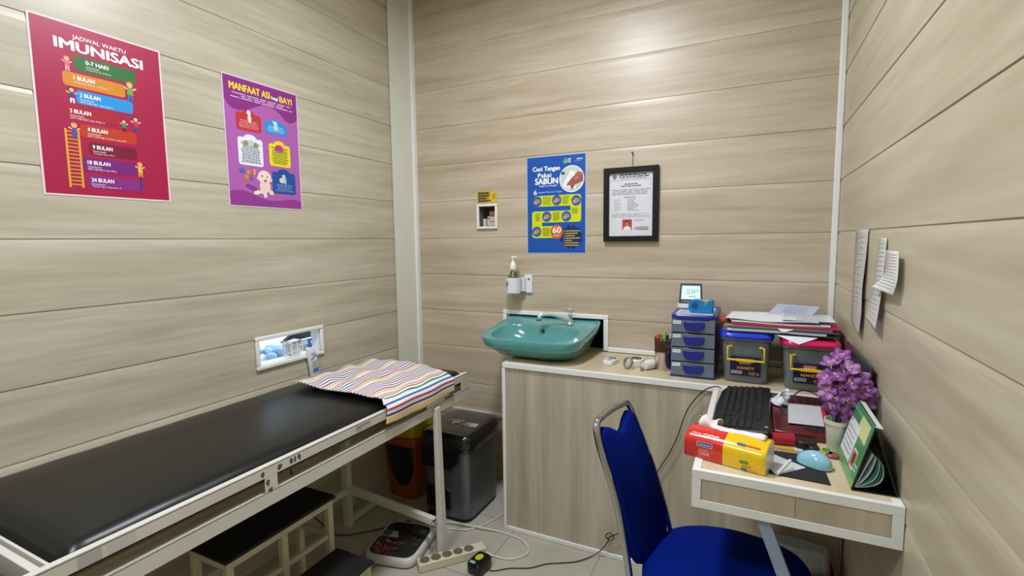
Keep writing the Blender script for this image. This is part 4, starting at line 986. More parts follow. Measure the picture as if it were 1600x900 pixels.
# laptop against the right wall
t_ = thing('laptop', (.16, 1.68, DT), 'dark red laptop open against the right wall under papers', 'laptop')
LR = mat('#5a0d18', .22, coat=.5); LK = mat('#1c1114', .35)
B(.066, .262, 1.492, 1.858, DT + .001, DT + .020).build('base', LR, parent=t_, bevel=.004)
w = MB()
for i in range(5):
    for j in range(15):
        w.box(.143 + i * .0185, .143 + i * .0185 + .0155, 1.520 + j * .0205, 1.520 + j * .0205 + .0175, DT + .0196, DT + .0216)
w.build('keys', LK, parent=t_, bevel=.0008)
B(.088, .135, 1.63, 1.71, DT + .0196, DT + .0206).build('touchpad', mat('#3d0a12', .3), parent=t_)
w = MB().hexa([(.256, 1.492, DT + .021), (.263, 1.492, DT + .021), (.263, 1.858, DT + .021), (.256, 1.858, DT + .021), (.276, 1.492, .972), (.283, 1.492, .972), (.283, 1.858, .972), (.276, 1.858, .972)])
ld = w.build('lid', mat('#2a3134', .4), parent=t_, bevel=.003)
n_ = Vector((.9945, 0, -.105)).normalized()
MB().hexa([Vector(p) - n_ * .0008 for p in ((.2575, 1.505, DT + .034), (.2575, 1.845, DT + .034), (.2748, 1.845, .960), (.2748, 1.505, .960))] + [Vector(p) + n_ * .002 for p in ((.2575, 1.505, DT + .034), (.2575, 1.845, DT + .034), (.2748, 1.845, .960), (.2748, 1.505, .960))]).build('screen', mat('#0b0e12', .15), parent=ld)
S = Sheet((.118, 1.558, DT + .0222), (.083, .006, 0), (.004, .19, 0), (0, 0, 1)); S.base(8.8, 19.2, '#d3265c', .0008)
tag(S.build('folder', smooth=0), 'magenta cardboard sheet under the white sheet on laptop', 'folder')
S = Sheet((.104, 1.553, DT + .0235), (.083, .006, 0), (.010, .19, 0), (0, 0, 1)); S.base(8.8, 18.6, '#c9ced4', .0008)
tag(S.build('paper_sheet', smooth=0), 'blank white sheet lying on the red laptop keyboard', 'paper')
bm_ = MB(); r_ = random.Random(11); g = []; n1_, n2_ = 9, 7
for j in range(n2_):
    for i in range(n1_):
        u = i / (n1_ - 1); v = j / (n2_ - 1)
        a_ = u * 4.6 + .4
        g.append((.090 + .026 * math.cos(a_) * (1 - .3 * v) + .012 * v + .004 * r_.uniform(-1, 1), 1.742 + .040 * math.sin(a_) * (1 - .2 * v) + .006 * r_.uniform(-1, 1), DT + .024 + .038 * v * (.55 + .45 * math.sin(a_ + 1)) + .004 * r_.random()))
bm_.add(g, [(j * n1_ + i, j * n1_ + i + 1, (j + 1) * n1_ + i + 1, (j + 1) * n1_ + i) for j in range(n2_ - 1) for i in range(n1_ - 1)])
bm_.add([(.070, 1.715, DT + .0245), (.112, 1.712, DT + .0245), (.118, 1.765, DT + .027), (.075, 1.772, DT + .026), (.094, 1.742, DT + .045)], [(0, 1, 4), (1, 2, 4), (2, 3, 4), (3, 0, 4)])
tag(bm_.build('crumpled_paper', mat('#d7dee8', .5), smooth=20, solid=.0006), 'crumpled white receipt beside the keyboard on the laptop', 'paper')
tag(MB().tube(smoothpath([(.13, 1.815, DT + .025), (.155, 1.83, DT + .045), (.185, 1.835, DT + .042), (.21, 1.825, DT + .03), (.235, 1.83, DT + .024)], 6), .0022, 8).build('cable', mat('#1a1a1c', .5)), 'short black cable arching over the back of the laptop', 'cable')

# flower pot
t_ = thing('potted_flowers', (.213, 1.463, DT), 'purple artificial orchids in a small ivory pot', 'potted plant')
PX, PY = .2065, 1.462
MB().lathe([(.0185, 0), (.020, .002), (.0255, .068), (.0285, .070), (.0285, .080), (.026, .080), (.024, .066), (.018, .066)], (PX, PY, DT), 28).build('pot', mat('#cfd3c0', .35), parent=t_)
r_ = random.Random(5); stems = MB(); bl = []
cent = [(1299, 560, 0), ]
FL = [(.190, 1.47, .985), (.213, 1.49, 1.000), (.228, 1.46, .975), (.200, 1.445, .960), (.180, 1.46, .945), (.225, 1.44, .945), (.248, 1.46, .955), (.262, 1.45, .930), (.240, 1.42, .925), (.205, 1.43, .930), (.182, 1.45, .915), (.198, 1.42, .900), (.222, 1.415, .900), (.250, 1.43, .900), (.265, 1.46, .900), (.190, 1.44, .880), (.215, 1.44, .872), (.236, 1.43, .872), (.205, 1.45, .850), (.222, 1.46, .855), (.250, 1.47, .925), (.21, 1.50, .95), (.232, 1.49, .92), (.256, 1.44, .872), (.194, 1.475, .862)]


def petal(mb, c, d, up, L_, W_):
    side = d.cross(up).normalized(); g = []
    for i in range(5):
        t = i / 4; hw = W_ * math.sin(PI * min(1, .12 + .80 * t)) ** .7
        p = c + d * (L_ * t) + up * (L_ * .35 * t * t)
        for k_ in (-1, 0, 1): g.append(p + side * hw * k_ + up * (-.0018 * abs(k_) + .0))
    mb.add(g, [(i * 3 + k_, i * 3 + k_ + 1, (i + 1) * 3 + k_ + 1, (i + 1) * 3 + k_) for i in range(4) for k_ in range(2)])


for q, (x, y, z) in enumerate(FL[:18]):
    z -= .004
    if y < 1.437: y += .02
    c = Vector((x, y, z)); out = (c - Vector((PX, PY + .01, .905))); out = (out.normalized() + Vector((-.45, -.75, .35)) + Vector((r_.uniform(-.3, .3), r_.uniform(-.3, .3), r_.uniform(-.3, .3)))).normalized()
    a = out.orthogonal().normalized(); b2 = out.cross(a)
    w = MB(); w.m(mat(('#95589f', '#844a90', '#a873b0', '#7c4489')[q % 4], .55, var=.12, bscale=180))
    for k_ in range(5):
        t = 2 * PI * k_ / 5 + q; petal(w, c, (a * math.cos(t) + b2 * math.sin(t)) * 1.0, out, .0225 + .004 * r_.random(), .0115)
    w.m(mat('#d9a0cf', .5))
    for k_ in range(3): t = 2 * PI * k_ / 3 + q * 2; petal(w, c + out * .001, (a * math.cos(t) + b2 * math.sin(t)), out, .009, .005)
    w.m(mat('#d8a63a', .5)).ball(c + out * .003, .0028, 8, 5)
    w.build('blossom', parent=t_, smooth=40, solid=.0006)
    stems.tube(smoothpath([(PX + r_.uniform(-.008, .008), PY + r_.uniform(-.008, .008), DT + .066), (PX * .6 + x * .4, PY * .6 + y * .4 + .006, (DT + .066) * .5 + z * .5), (x - out.x * .002, y - out.y * .002, z - out.z * .002)], 4), .0011, 5)
stems.build('stems', mat('#3d2b4a', .6), parent=t_)
w = MB(); w.m(mat('#5b2b74', .6))
for i in range(26):
    c = Vector((PX + r_.uniform(-.022, .05), PY + r_.uniform(-.015, .02), r_.uniform(.85, .975))); d = Vector((r_.uniform(-1, 1), r_.uniform(-1, .2), r_.uniform(-.3, 1))).normalized()
    petal(w, c, d, d.orthogonal().normalized(), .022, .007)
w.build('leaves', parent=t_, smooth=40, solid=.0005)

# desk calendar
t_ = thing('desk_calendar', (.245, 1.33, DT), 'green tent shaped desk calendar at the right wall', 'calendar')
y0, y1 = 1.232, 1.433
A0 = Vector((.206, y0, DT + .001)); A1 = Vector((.206, y1, DT + .001)); R0 = Vector((.2445, y0 + .006, .902)); R1 = Vector((.2445, y1 - .006, .902)); C0 = Vector((.289, y0 + .004, DT + .001)); C1 = Vector((.287, y1 - .01, DT + .001))


def panel(a, b2, c, d, th, side):
    n = (b2 - a).cross(d - a).normalized() * side * th
    return MB().hexa([a, b2, c, d, a + n, b2 + n, c + n, d + n])


nn = (A1 - A0).cross(R0 - A0).normalized(); nn = -nn if nn.x > 0 else nn
w = MB().hexa([A0, A1, R1, R0, A0 - nn * .002, A1 - nn * .002, R1 - nn * .002, R0 - nn * .002])
w.build('front_board', mat('#1a1d1c', .4), parent=t_, bevel=.0005)
MB().hexa([C0, C1, R1, R0, C0 - Vector((.002, 0, 0)), C1 - Vector((.002, 0, 0)), R1 - Vector((.002, 0, 0)), R0 - Vector((.002, 0, 0))]).build('back_board', mat('#182a1e', .4), parent=t_, bevel=.0005)
w = MB().hexa([C0, C1, A1, A0, C0 + Vector((0, 0, .0015)), C1 + Vector((0, 0, .0015)), A1 + Vector((0, 0, .0015)), A0 + Vector((0, 0, .0015))]); w.build('base_board', mat('#101312', .4), parent=t_)
nn = (A1 - A0).cross(R0 - A0).normalized();
if nn.x > 0: nn = -nn
S = Sheet(A1 + nn * .0004 + Vector((0, .0, 0)), (A0 - A1), (R0 - A0), nn, eps=.0004); S.rough = .25
Hc = (R0 - A0).length * 100; Wc = (A0 - A1).length * 100
S.rect(.1, .1, Wc - .2, Hc, '#3f8a52', 1)
S.poly([(.1, .1), (Wc - .2, .1), (Wc - .2, 2.0), (.1, 2.6)], '#5aa45c', 2)
S.rect(9.0, 9.5, 17.8, Hc - 1.2, '#d3dc94', 2); S.rect(.8, 2.6, 11.4, 11.2, '#e8ebf2', 3); S.lines(1.6, 3.4, 11.0, 9.6, 5, '#9aa2b4', 4, fill=.35, ragged=.2); S.text('2023' if False else '=', 1.5, 10.4, 3.5, 11.2, '#c04a4a', .02, 4)
S.rrect(12.2, 2.6, 16.2, 7.0, .6, '#e3e4dc', 3); S.rrect(12.6, 3.1, 15.8, 6.5, .4, '#b8584a', 4); S.ell(14.2, 4.9, 1.0, 1.2, '#5a3a34', 5); S.lines(16.6, 3, 19, 5, 2, '#cfe3cf', 3)
S.rect(1.0, Hc - 2.0, 9.5, Hc - 1.2, '#62a86e', 2)
S.build('front_page', parent=t_, smooth=0)
panel(R0 + Vector((-.001, -.001, .0)), R1 + Vector((-.001, .001, .0)), R1 + Vector((.013, .001, -.003)), R0 + Vector((.013, -.001, -.003)), .003, 1).build('top_binding', mat('#d9e4e2', .3), parent=t_, bevel=.0008)
w = MB()
for j, (c, k_) in enumerate((('#dfe5ea', .0), ('#cfd8de', .35), ('#3f9a86', .6), ('#dfe5ea', .75), ('#2f8a76', .9), ('#c9dcd8', 1.1))):
    w.m(mat(c, .4)); pts = []
    for i in range(9):
        t = i / 8; pts.append((.212 + (.030 + .016 * k_) * t + .018 * k_ * math.sin(t * PI), DT + .006 + .078 * t * (1 - .22 * k_) - .010 * k_ * math.sin(t * PI)))
    w.loft([[(x, y0 + .005, z), (x + .0008, y0 + .005, z - .0004), (x + .0008, y1 - .02, z - .0004), (x, y1 - .02, z)] for x, z in pts])
w.build('page_sheets', parent=t_, smooth=40)

# tissue pack
t_ = thing('tissue_pack', (-.04, 1.285, DT), 'red and yellow soft tissue pack with tissue pulled out', 'tissue pack')
TM = Matrix.Translation((-.0405, 1.286, DT)) @ Matrix.Rotation(math.radians(-14.5), 4, 'Z')
L2, D2, H2 = .094, .042, .068
def txs(x): return (D2 * (1 - .03 * abs(x) / L2), H2 * (1 + .03 * math.cos(x * 20)))
w = MB(); rings = []; xs_ = [-L2, -L2 + .002, -L2 + .01, -.06, -.03, -.007, 0.0, .03, .06, L2 - .01, L2 - .002, L2]
for x in xs_:
    f = .97 if abs(x) >= L2 - .0005 else 1
    d_, h_ = txs(x); rings.append([(x, a_ * d_ * f, .001 + (b_2 * h_ * f if b_2 > .5 else b_2 * h_)) for a_, b_2 in ((-.96, .0), (-1.02, .1), (-1.03, .45), (-1.02, .62), (-.95, .73), (-.6, .86), (-.1, .96), (.5, .97), (.9, .9), (1, .75), (1.02, .5), (1.0, .1), (.96, 0))])
w.loft(rings); RED = mat('#d42a20', .22, coat=.4); YEL = mat('#f0c80c', .22, coat=.4); WRP = mat('#d9d6cf', .3)
w.mats = [RED, YEL, WRP]
w.mi = []
nr = 13
for f in w.f:
    xm = sum(w.v[i].x for i in f) / len(f)
    w.mi.append(0 if xm < -.001 else (1 if xm < L2 - .0005 else 2))
w.xf(TM).build('wrapper', parent=t_, smooth=40)
S = Sheet((-L2, -D2 * 1.034, .001), (1, 0, 0), (0, 0, 1), (0, -1, 0), eps=.0003); S.rough = .25
S.rrect(3.2, 3.2, 7.0, 4.5, .3, '#d9c8c4', 1); S.rrect(3.4, 3.35, 6.8, 4.35, .25, '#3c4fa0', 2); S.text('tissue', 3.7, 3.6, 6.5, 4.15, '#e8d9e4', .02, 3)
S.text('FACIAL', 3.9, 2.2, 6.0, 2.75, '#f0b8a8', .02, 1); S.text('TISSUE', 3.5, 1.3, 6.3, 2.0, '#f2c0b0', .02, 1)
S.xf(TM); S.build('brand_print', parent=t_, smooth=0)
S = Sheet((-L2, -D2 * 1.034, .001), (1, 0, 0), (0, 0, 1), (0, -1, 0), eps=.0003); S.rough = .25
S.rrect(13.2, 1.7, 15.2, 2.4, .3, '#6f8a22', 1); S.lines(13.8, 1.0, 15.8, 1.4, 1, '#7a7a22', 1); S.rrect(13.6, .25, 15.0, .7, .2, '#3c5fa0', 1); S.lines(15.2, .3, 17.2, .65, 1, '#d4502a', 1)
a_ = math.radians(50); S2 = Sheet((-L2, -D2 * .93, H2 * .81), (1, 0, 0), (0, .0345, .0155), (0, -.41, .91), eps=.0006); S2.rough = .25
S2.text('tissue', 1.6, .9, 3.8, 1.6, '#f0c8c0', .02, 1); S2.text('wrapfresh', 4.2, .9, 8.0, 1.7, '#ffffff', .02, 1)
S2.xf(TM); S2.build('brand_print', parent=t_, smooth=0); S2 = Sheet((-L2, -D2 * .93, H2 * .81), (1, 0, 0), (0, .0345, .0155), (0, -.41, .91), eps=.0006); S2.rough = .25
S2.rrect(12.2, .6, 14.2, 1.35, .3, '#2f74b8', 1); S2.lines(14.3, .7, 17.4, 1.25, 1, '#e0662a', 1, fill=.8)
for s__ in (S, S2): s__.xf(TM)
S.build('scent_print', parent=t_, smooth=0); S2.build('scent_print', parent=t_, smooth=0)
w = MB(); g = []; n_ = 26
for i in range(n_):
    u = i / (n_ - 1); x = -L2 + .018 + u * (2 * L2 - .030)
    for j in range(6):
        v = j / 5; yy = .004 + .030 * v
        up = .006 + .022 * math.exp(-((u - .08) / .12) ** 2) + .010 * math.exp(-((u - .95) / .07) ** 2)
        zz_ = H2 * .985 + up * math.sin(v * PI) * (.8 + .2 * math.sin(u * 17)) + .001 * math.sin(u * 40 + v * 9)
        g.append((x, yy + .004 * math.sin(u * 11), zz_))
w.add(g, [(i * 6 + j, (i + 1) * 6 + j, (i + 1) * 6 + j + 1, i * 6 + j + 1) for i in range(n_ - 1) for j in range(5)])
g = []
for i in range(9):
    for j in range(8):
        u, v = i / 8, j / 7; g.append((-L2 + .012 + .05 * u - .004 * v + .006 * math.sin(v * 7 + u * 3), .022 + .045 * v + .004 * math.sin(u * 9), H2 * (.98 - .25 * v * v) + .016 * math.sin(v * PI * .8) + .004 * math.sin(u * 12 + v * 5)))
w.add(g, [(i * 8 + j, (i + 1) * 8 + j, (i + 1) * 8 + j + 1, i * 8 + j + 1) for i in range(8) for j in range(7)])
w.xf(TM).build('tissue', mat('#efe6e4', .8), parent=t_, smooth=60, solid=.0006)

# mouse pad, note, mouse, small things
w = MB().prism([(.030, 1.385, DT), (.050, 1.243, DT), (.170, 1.238, DT), (.163, 1.392, DT)], (0, 0, .0022)); tag(w.build('mouse_pad', mat('#191b1e', .75)), 'thin black mouse pad beneath the mouse', 'mouse pad')
tag(MB().prism([(.060, 1.360, DT + .0026), (.128, 1.307, DT + .0026), (.064, 1.236, DT + .0026), (.048, 1.275, DT + .0026)], (0, 0, .0006)).build('paper_sheet', mat('#c9cdd0', .5), smooth=0), 'pointed white paper scrap lying on the black mouse pad', 'paper')
tag(MB().tube([(.066, 1.238, DT + .006), (.094, 1.285, DT + .024)], .0036, 12).build('tube', mat('#cfdcdc', .25)), 'thin pale tube propped beside the tissue pack', 'tube')
t_ = thing('mouse', (.146, 1.318, DT + .0025), 'light blue computer mouse on the black pad', 'mouse')
MM = Matrix.Translation((.1475, 1.333, DT + .0025)) @ Matrix.Rotation(math.radians(-30), 4, 'Z') @ Matrix.Diagonal((.80, .86, 1.05, 1))
rg = []
for t, hw, z in ((-.048, .004, .010), (-.043, .017, .017), (-.030, .024, .025), (-.012, .027, .031), (.008, .028, .033), (.026, .026, .028), (.040, .019, .019), (.047, .006, .010)):
    rg.append([(t, hw * math.cos(PI * i / 10 * 1) * 1.0, .001 + z * math.sin(PI * i / 10) ** .75) for i in range(11)])
MB().loft(rg).xf(MM).build('shell', mat('#8fc3d4', .2, coat=.4), parent=t_, smooth=60)
MB().ball((-.040, 0, .0135), (.006, .012, .005), 12, 6).xf(MM).build('scroll_wheel', mat('#4d6d8e', .4), parent=t_)
tag(MB().tube([(.060, 1.437, DT + .0155), (.112, 1.448, DT + .0155)], .0150, 16).build('lip_balm', mat('#a5122c', .3)), 'stubby dark red tube in front of the laptop', 'tube')
tag(MB().loft([sring(.139, 1.440, .024, .020, z, 3, 20) for z in (DT + .0003, DT + .022)]).loft([sring(.153, 1.417, .012, .015, z, 3, 16) for z in (DT + .0025, DT + .018)]).build('webcam', mat('#121314', .4), bevel=.003), 'small black gadget in front of the laptop', 'gadget')
w = MB().m(mat('#d9dde0', .3)).loft([sring(.175, 1.418, .020, .014, z, 3, 20) for z in (DT, DT + .008)]).m(mat('#2f8a3a', .3)).loft([sring(.181, 1.420, .009, .010, z, 3, 12) for z in (DT + .008, DT + .012)]).m(mat('#e0a020', .3)).loft([sring(.174, 1.410, .012, .005, z, 3, 12) for z in (DT + .008, DT + .011)]).m(mat('#2c8ac0', .3)).loft([sring(.163, 1.424, .006, .007, z, 3, 12) for z in (DT + .008, DT + .011)])
tag(w.build('sweet_wrapper', smooth=30), 'multicoloured sweet wrapper between black gadget and flower pot', 'wrapper')
tag(MB().lathe([(.016, 0), (.0165, .002), (.0165, .006), (.014, .008)], (.1935, 1.408, DT), 24).build('round_tin', mat('#8d4a50', .3)), 'small round dusty pink tin at the foot of flower pot', 'tin')
t_ = thing('pencil', (.088, 1.404, DT + .0026), 'yellow pencil lying along the back of the mouse pad', 'pencil')
MB().tube([(.052, 1.401, DT + .0065), (.110, 1.402, DT + .0065)], .0036, 6).build('shaft', mat('#d9a81c', .4), parent=t_)
MB().tube([(.110, 1.402, DT + .0065), (.128, 1.402, DT + .0065)], .0037, 8).build('sleeve', mat('#d3d8d4', .4), parent=t_)
tag(B(.047, .064, 1.462, 1.475, DT + .0, DT + .012).build('small_card', mat('#dfe3ee', .4), bevel=.001), 'tiny white card between keyboard and red tube', 'card')

# receipts on the right wall
def strip(name, pts, label, h='#c6c4c0', lab='paper'):
    """pts: rows of (left y, right y, z, stand-off left, stand-off right)"""
    w = MB(); w.m(mat(h, .55)); rows_ = []
    P = []
    for a, b2, z, ra, rb, *dz in pts: P.append([Vector((XR - ra, a, z)), Vector((XR - rb, b2, z + (dz[0] if dz else 0)))])
    L_ = smoothpath([p[0] for p in P], 5); R_ = smoothpath([p[1] for p in P], 5)
    g = [q for l, r in zip(L_, R_) for q in (l, l.lerp(r, .5) , r)]
    n = len(L_); w.add(g, [(i * 3 + k_, i * 3 + k_ + 1, (i + 1) * 3 + k_ + 1, (i + 1) * 3 + k_) for i in range(n - 1) for k_ in range(2)])
    w.m(mat('#c2bfbc', .6)); nl = n - 1
    for i in range(2, n - 2, 1):
        for f0, f1 in ((.12, .45), (.5, .85)):
            a, b2 = L_[i].lerp(R_[i], f0), L_[i].lerp(R_[i], f1); d_ = Vector((-.0004, 0, 0)); dz = Vector((0, 0, .0012)) + (L_[i - 1] - L_[i]) * .15
            w.add([a + d_, b2 + d_, b2 + dz + d_, a + dz + d_], [(0, 1, 2, 3)])
    return tag(w.build(name, smooth=60, solid=.0004), label, lab)


strip('receipt', [(1.885, 1.700, 1.322, .002, .002), (1.88, 1.690, 1.25, .004, .006), (1.885, 1.695, 1.15, .004, .010), (1.885, 1.690, 1.08, .004, .010), (1.875, 1.70, 1.035, .005, .012, -.018)], 'longest faded receipt strip taped to the right wall', '#c0bbb6')
strip('receipt', [(1.555, 1.478, 1.297, .002, .002), (1.56, 1.47, 1.25, .005, .005), (1.565, 1.465, 1.19, .008, .008), (1.580, 1.465, 1.13, .011, .012), (1.610, 1.465, 1.082, .014, .018, -.01)], 'curling middle receipt strip on the right wall', '#c8c7c4')
strip('receipt', [(1.432, 1.318, 1.268, .012, .012), (1.430, 1.312, 1.24, .012, .012), (1.435, 1.310, 1.205, .014, .013), (1.490, 1.325, 1.176, .026, .016, -.004)], 'short white receipt overlapping another on the right wall', '#dcdedb')

# ------------------------------------------------------------------ chair
ch = thing('office_chair', (-.04, 1.31, 0), 'blue upholstered chair with chrome tube frame at the desk', 'chair')
CHR = mat('#b9bdc0', .14, metal=1)
BLU = mat('#011a72', .9, spec=.08, var=.06, bump=.25, bscale=350)
nB, fB = Vector((-.262, 1.205, .43)), Vector((-.197, 1.448, .43))
nT, fT = Vector((-.349, 1.192, .815)), Vector((-.309, 1.408, .815))
fw = Vector((.97, -.24, 0)).normalized()
def lean(p, q, t): return p.lerp(q, t)
nF = Vector((-.30, 1.185, .012)); fF = Vector((-.235, 1.465, .012))
pth = [nF, nB + Vector((-.002, 0, -.1)), nB, nB.lerp(nT, .5) + Vector((.010, 0, 0)), nB.lerp(nT, .90), nT + (fT - nT) * .06 + Vector((-.004, 0, .010)), nT.lerp(fT, .22) + Vector((-.006, 0, .019)), nT.lerp(fT, .5) + Vector((-.008, 0, .021)), nT.lerp(fT, .78) + Vector((-.006, 0, .019)), fT + (nT - fT) * .06 + Vector((-.004, 0, .010)), fB.lerp(fT, .90), fB.lerp(fT, .5) + Vector((.010, 0, 0)), fB, fB + Vector((-.002, 0, -.1)), fF]
MB().tube(smoothpath(pth, 7), .0095, 12).build('back_frame', CHR, parent=ch, smooth=60)
# front legs and seat rails
w = MB()
for s0, yy in ((nB, 1.175), (fB, 1.455)):
    st = s0 + Vector((0, 0, -.03)); w.tube(smoothpath([st, st + fw * .10 + Vector((0, 0, .002)), st + fw * .33, st + fw * .365 + Vector((0, 0, -.03)), st + fw * .39 + Vector((0, 0, -.388))], 6), .009, 10)
w.build('seat_frame', CHR, parent=ch, smooth=60)


def cushion(name, outline, th, place, crown=.008):
    """outline in 2d -> closed rounded pad; place(u, v, h) -> point"""
    n = len(outline); cx_ = sum(p[0] for p in outline) / n; cy_ = sum(p[1] for p in outline) / n
    def ring(f, h): return [place(cx_ + (p[0] - cx_) * f, cy_ + (p[1] - cy_) * f, h) for p in outline]
    w = MB(); w.loft([ring(.5, 0), ring(.94, 0), ring(.985, th * .15), ring(1.0, th * .45), ring(.985, th * .8), ring(.95, th), ring(.75, th + crown * .7), ring(.4, th + crown), ring(.1, th + crown * 1.05)])
    return w


so = [(p.x, p.y) for p in smoothpath([Vector(q + (0,)) for q in ((-.240, 1.255), (-.242, 1.325), (-.222, 1.405), (-.185, 1.462), (-.125, 1.502), (-.04, 1.522), (.05, 1.512), (.125, 1.478), (.160, 1.42), (.158, 1.345), (.130, 1.275), (.085, 1.225), (.02, 1.165), (-.06, 1.130), (-.15, 1.135), (-.215, 1.185))], 4, closed=True)]
cushion('seat', so, .048, lambda u, v, h: Vector((u, v, .400 + h)), .010).build('seat', BLU, parent=ch, smooth=70)
w = MB().loft([[(-.03 + (x + .03) * .93, 1.31 + (y - 1.31) * .93, z) for x, y in so] for z in (.388, .3998)]); w.build('seat_base', mat('#15161a', .6), parent=ch)
# backrest with a V notch in the top edge
pts2 = [(.045, .95), (.08, .985), (.15, .995), (.30, .965), (.44, .915), (.50, .905), (.56, .915), (.70, .965), (.85, .995), (.92, .985), (.955, .95), (.965, .80), (.97, .6), (.97, .38), (.965, .24), (.93, .13), (.84, .04), (.68, -.02), (.5, -.035), (.32, -.02), (.16, .04), (.07, .13), (.035, .24), (.03, .38), (.03, .6), (.035, .8)]


def bplace(s, h, off):
    n = nB.lerp(nT, h); f = fB.lerp(fT, h); bow = .010 * math.sin(PI * max(0, min(1, h)))
    p = n.lerp(f, s); return p + fw * (off - .010 - .012 * math.sin(PI * s) * 0 + bow * 1.0)


n = len(pts2); w = MB()
def bring(f, o_):
    return [bplace(.5 + (s - .5) * f, .55 + (h - .55) * (f if f > .9 else f), o_) for s, h in pts2]
w.loft([bring(.90, 0.0), bring(.985, .004), bring(1, .012), bring(.985, .022), bring(.93, .027)], True, True)
w.build('backrest', BLU, parent=ch, smooth=50)

# ------------------------------------------------------------------ step stool under the bed
t_ = thing('step_stool', (-1.34, 1.02, 0), 'cream two step stool with black treads under the bed', 'step stool')
CR = mat('#c3bfa2', .4, var=.06, bscale=18); TB = mat('#0c0c0e', .7, bump=.2, bscale=90)
def frame_box(x0, x1, y0, y1, h, w, low, mids=()):
    r = .011
    for x in (x0, x1 - 2 * r):
        for y in (y0, y1 - 2 * r): w.box(x, x + 2 * r, y, y + 2 * r, 0, h - .024)
    w.box(x0, x1, y0, y0 + 2 * r, h - .024, h - .002).box(x0, x1, y1 - 2 * r, y1, h - .024, h - .002).box(x0, x0 + 2 * r, y0 + 2 * r, y1 - 2 * r, h - .024, h - .002).box(x1 - 2 * r, x1, y0 + 2 * r, y1 - 2 * r, h - .024, h - .002)
    if low: w.box(x1 - 2 * r + .003, x1 - .003, y0 + 2 * r, y1 - 2 * r, low, low + .016).box(x0 + 2 * r, x1 - 2 * r, y0 + .003, y0 + .019, low, low + .016).box(x0 + 2 * r, x1 - 2 * r, y1 - .019, y1 - .003, low, low + .016)
w = MB(); frame_box(-1.50, -1.325, .825, 1.222, .39, w, .25); w.box(-1.347, -1.325, 1.01, 1.032, .0, .366)
w.build('upper_frame', CR, parent=t_, bevel=.0015)
w = MB(); frame_box(-1.323, -1.158, .825, 1.222, .19, w, 0); w.build('lower_frame', CR, parent=t_, bevel=.0015)
B(-1.510, -1.317, .818, 1.230, .390, .402).build('tread', TB, parent=t_, bevel=.003)
B(-1.322, -1.150, .818, 1.230, .190, .202).build('tread', TB, parent=t_, bevel=.003)

# ------------------------------------------------------------------ bins
t_ = thing('pedal_bin', (-1.26, 1.98, 0), 'black and steel pedal bin behind the bed leg', 'bin')
bx0, bx1, by0, by1 = -1.385, -1.135, 1.835, 2.135; bcx, bcy = (bx0 + bx1) / 2, (by0 + by1) / 2
def rr_(a_, b_2, z, e=7): return sring(bcx, bcy, a_, b_2, z, e, 48)
MB().loft([rr_(.118, .143, .012), rr_(.125, .150, .02), rr_(.127, .152, .36)]).build('body', mat('#6f7577', .28, metal=.6), parent=t_, smooth=40)
MB().loft([rr_(.121, .146, 0), rr_(.121, .146, .014)]).build('base_ring', mat('#141516', .5), parent=t_)
MB().loft([rr_(.129, .154, .335), rr_(.137, .163, .345), rr_(.140, .167, .385), rr_(.137, .163, .408), rr_(.127, .153, .420), rr_(.09, .11, .423)]).build('lid', mat('#191c1e', .16, coat=.5), parent=t_, smooth=50)
w = MB().prism([(bx0 + .02, by0 - .006, .05), (bx0 + .155, by0 - .006, .05), (bx0 + .155, by0 - .006, .14), (bx0 + .135, by0 - .006, .155), (bx0 + .02, by0 - .006, .155)], (0, .012, 0)); w.build('pedal_recess', mat('#0e0f10', .4), parent=t_, bevel=.004)
MB().prism([(bx0 + .0, by0 - .008, .36), (bx0 + .215, by0 - .008, .36), (bx0 + .205, by0 - .008, .29), (bx0 + .16, by0 - .008, .245), (bx0 + .0, by0 - .008, .245)], (0, .014, 0)).build('front_panel', mat('#0f1112', .25), parent=t_, bevel=.004)
B(bx0 + .05, bx0 + .12, by0 - .055, by0 - .006, .03, .042).build('pedal', mat('#18191a', .4), parent=t_, bevel=.004)
S = Sheet((-1.315, 1.91, .4235), (1, .1, 0), (-.1, 1, 0), (0, 0, 1), eps=.0004); S.rect(0, 0, 7.6, 8.2, '#bcc9bf', 1); S.rect(.4, 1.6, 7.2, 7.8, '#24544a', 2); S.ell(3.4, 5.0, 1.5, 2.0, '#b9cfc6', 3); S.ell(5.4, 5.6, .8, 1.4, '#cfdcd6', 3); S.rect(.8, .4, 6.8, 1.2, '#5c7a70', 2)
S.rect(9.0, 2.2, 16.0, 6.4, '#b9bcb4', 1); S.lines(9.5, 2.6, 15.5, 6, 3, '#84877f', 2, fill=.4)
S.build('lid_stickers', parent=t_, smooth=0)

t_ = thing('waste_bin', (-1.57, 2.0, 0), 'orange waste bin with black front and yellow liner', 'bin')
ocx, ocy = -1.580, 1.990
def oo(a_, b_2, z, e=5): return sring(ocx, ocy, a_, b_2, z, e, 40)
MB().loft([oo(.085, .080, 0), oo(.090, .085, .01), oo(.110, .104, .285), oo(.120, .114, .290), oo(.121, .115, .312), oo(.112, .106, .330)]).build('body', mat('#a04816', .4), parent=t_, smooth=40)
w = MB(); g = []; n_ = 14
for j in range(n_ + 1):
    v = j / n_; z = .075 + .205 * v; f = (.094 + .019 * v) / .094
    hw = (.062 * (1 - (1 - v) ** 2.2) + .012) * 1.1 if v < 1 else .075
    hw = .080 * min(1, (1 - (1 - v) ** 3) * .62 + .38) * (1 if v > .12 else .75 + 2 * v)
    yf = ocy - (.085 + .020 * (z - .01) / .275) - .004
    for i in range(7): u = -1 + 2 * i / 6; g.append((ocx + .015 + u * hw, yf + .0006 * abs(u) ** 3 * 10, z))
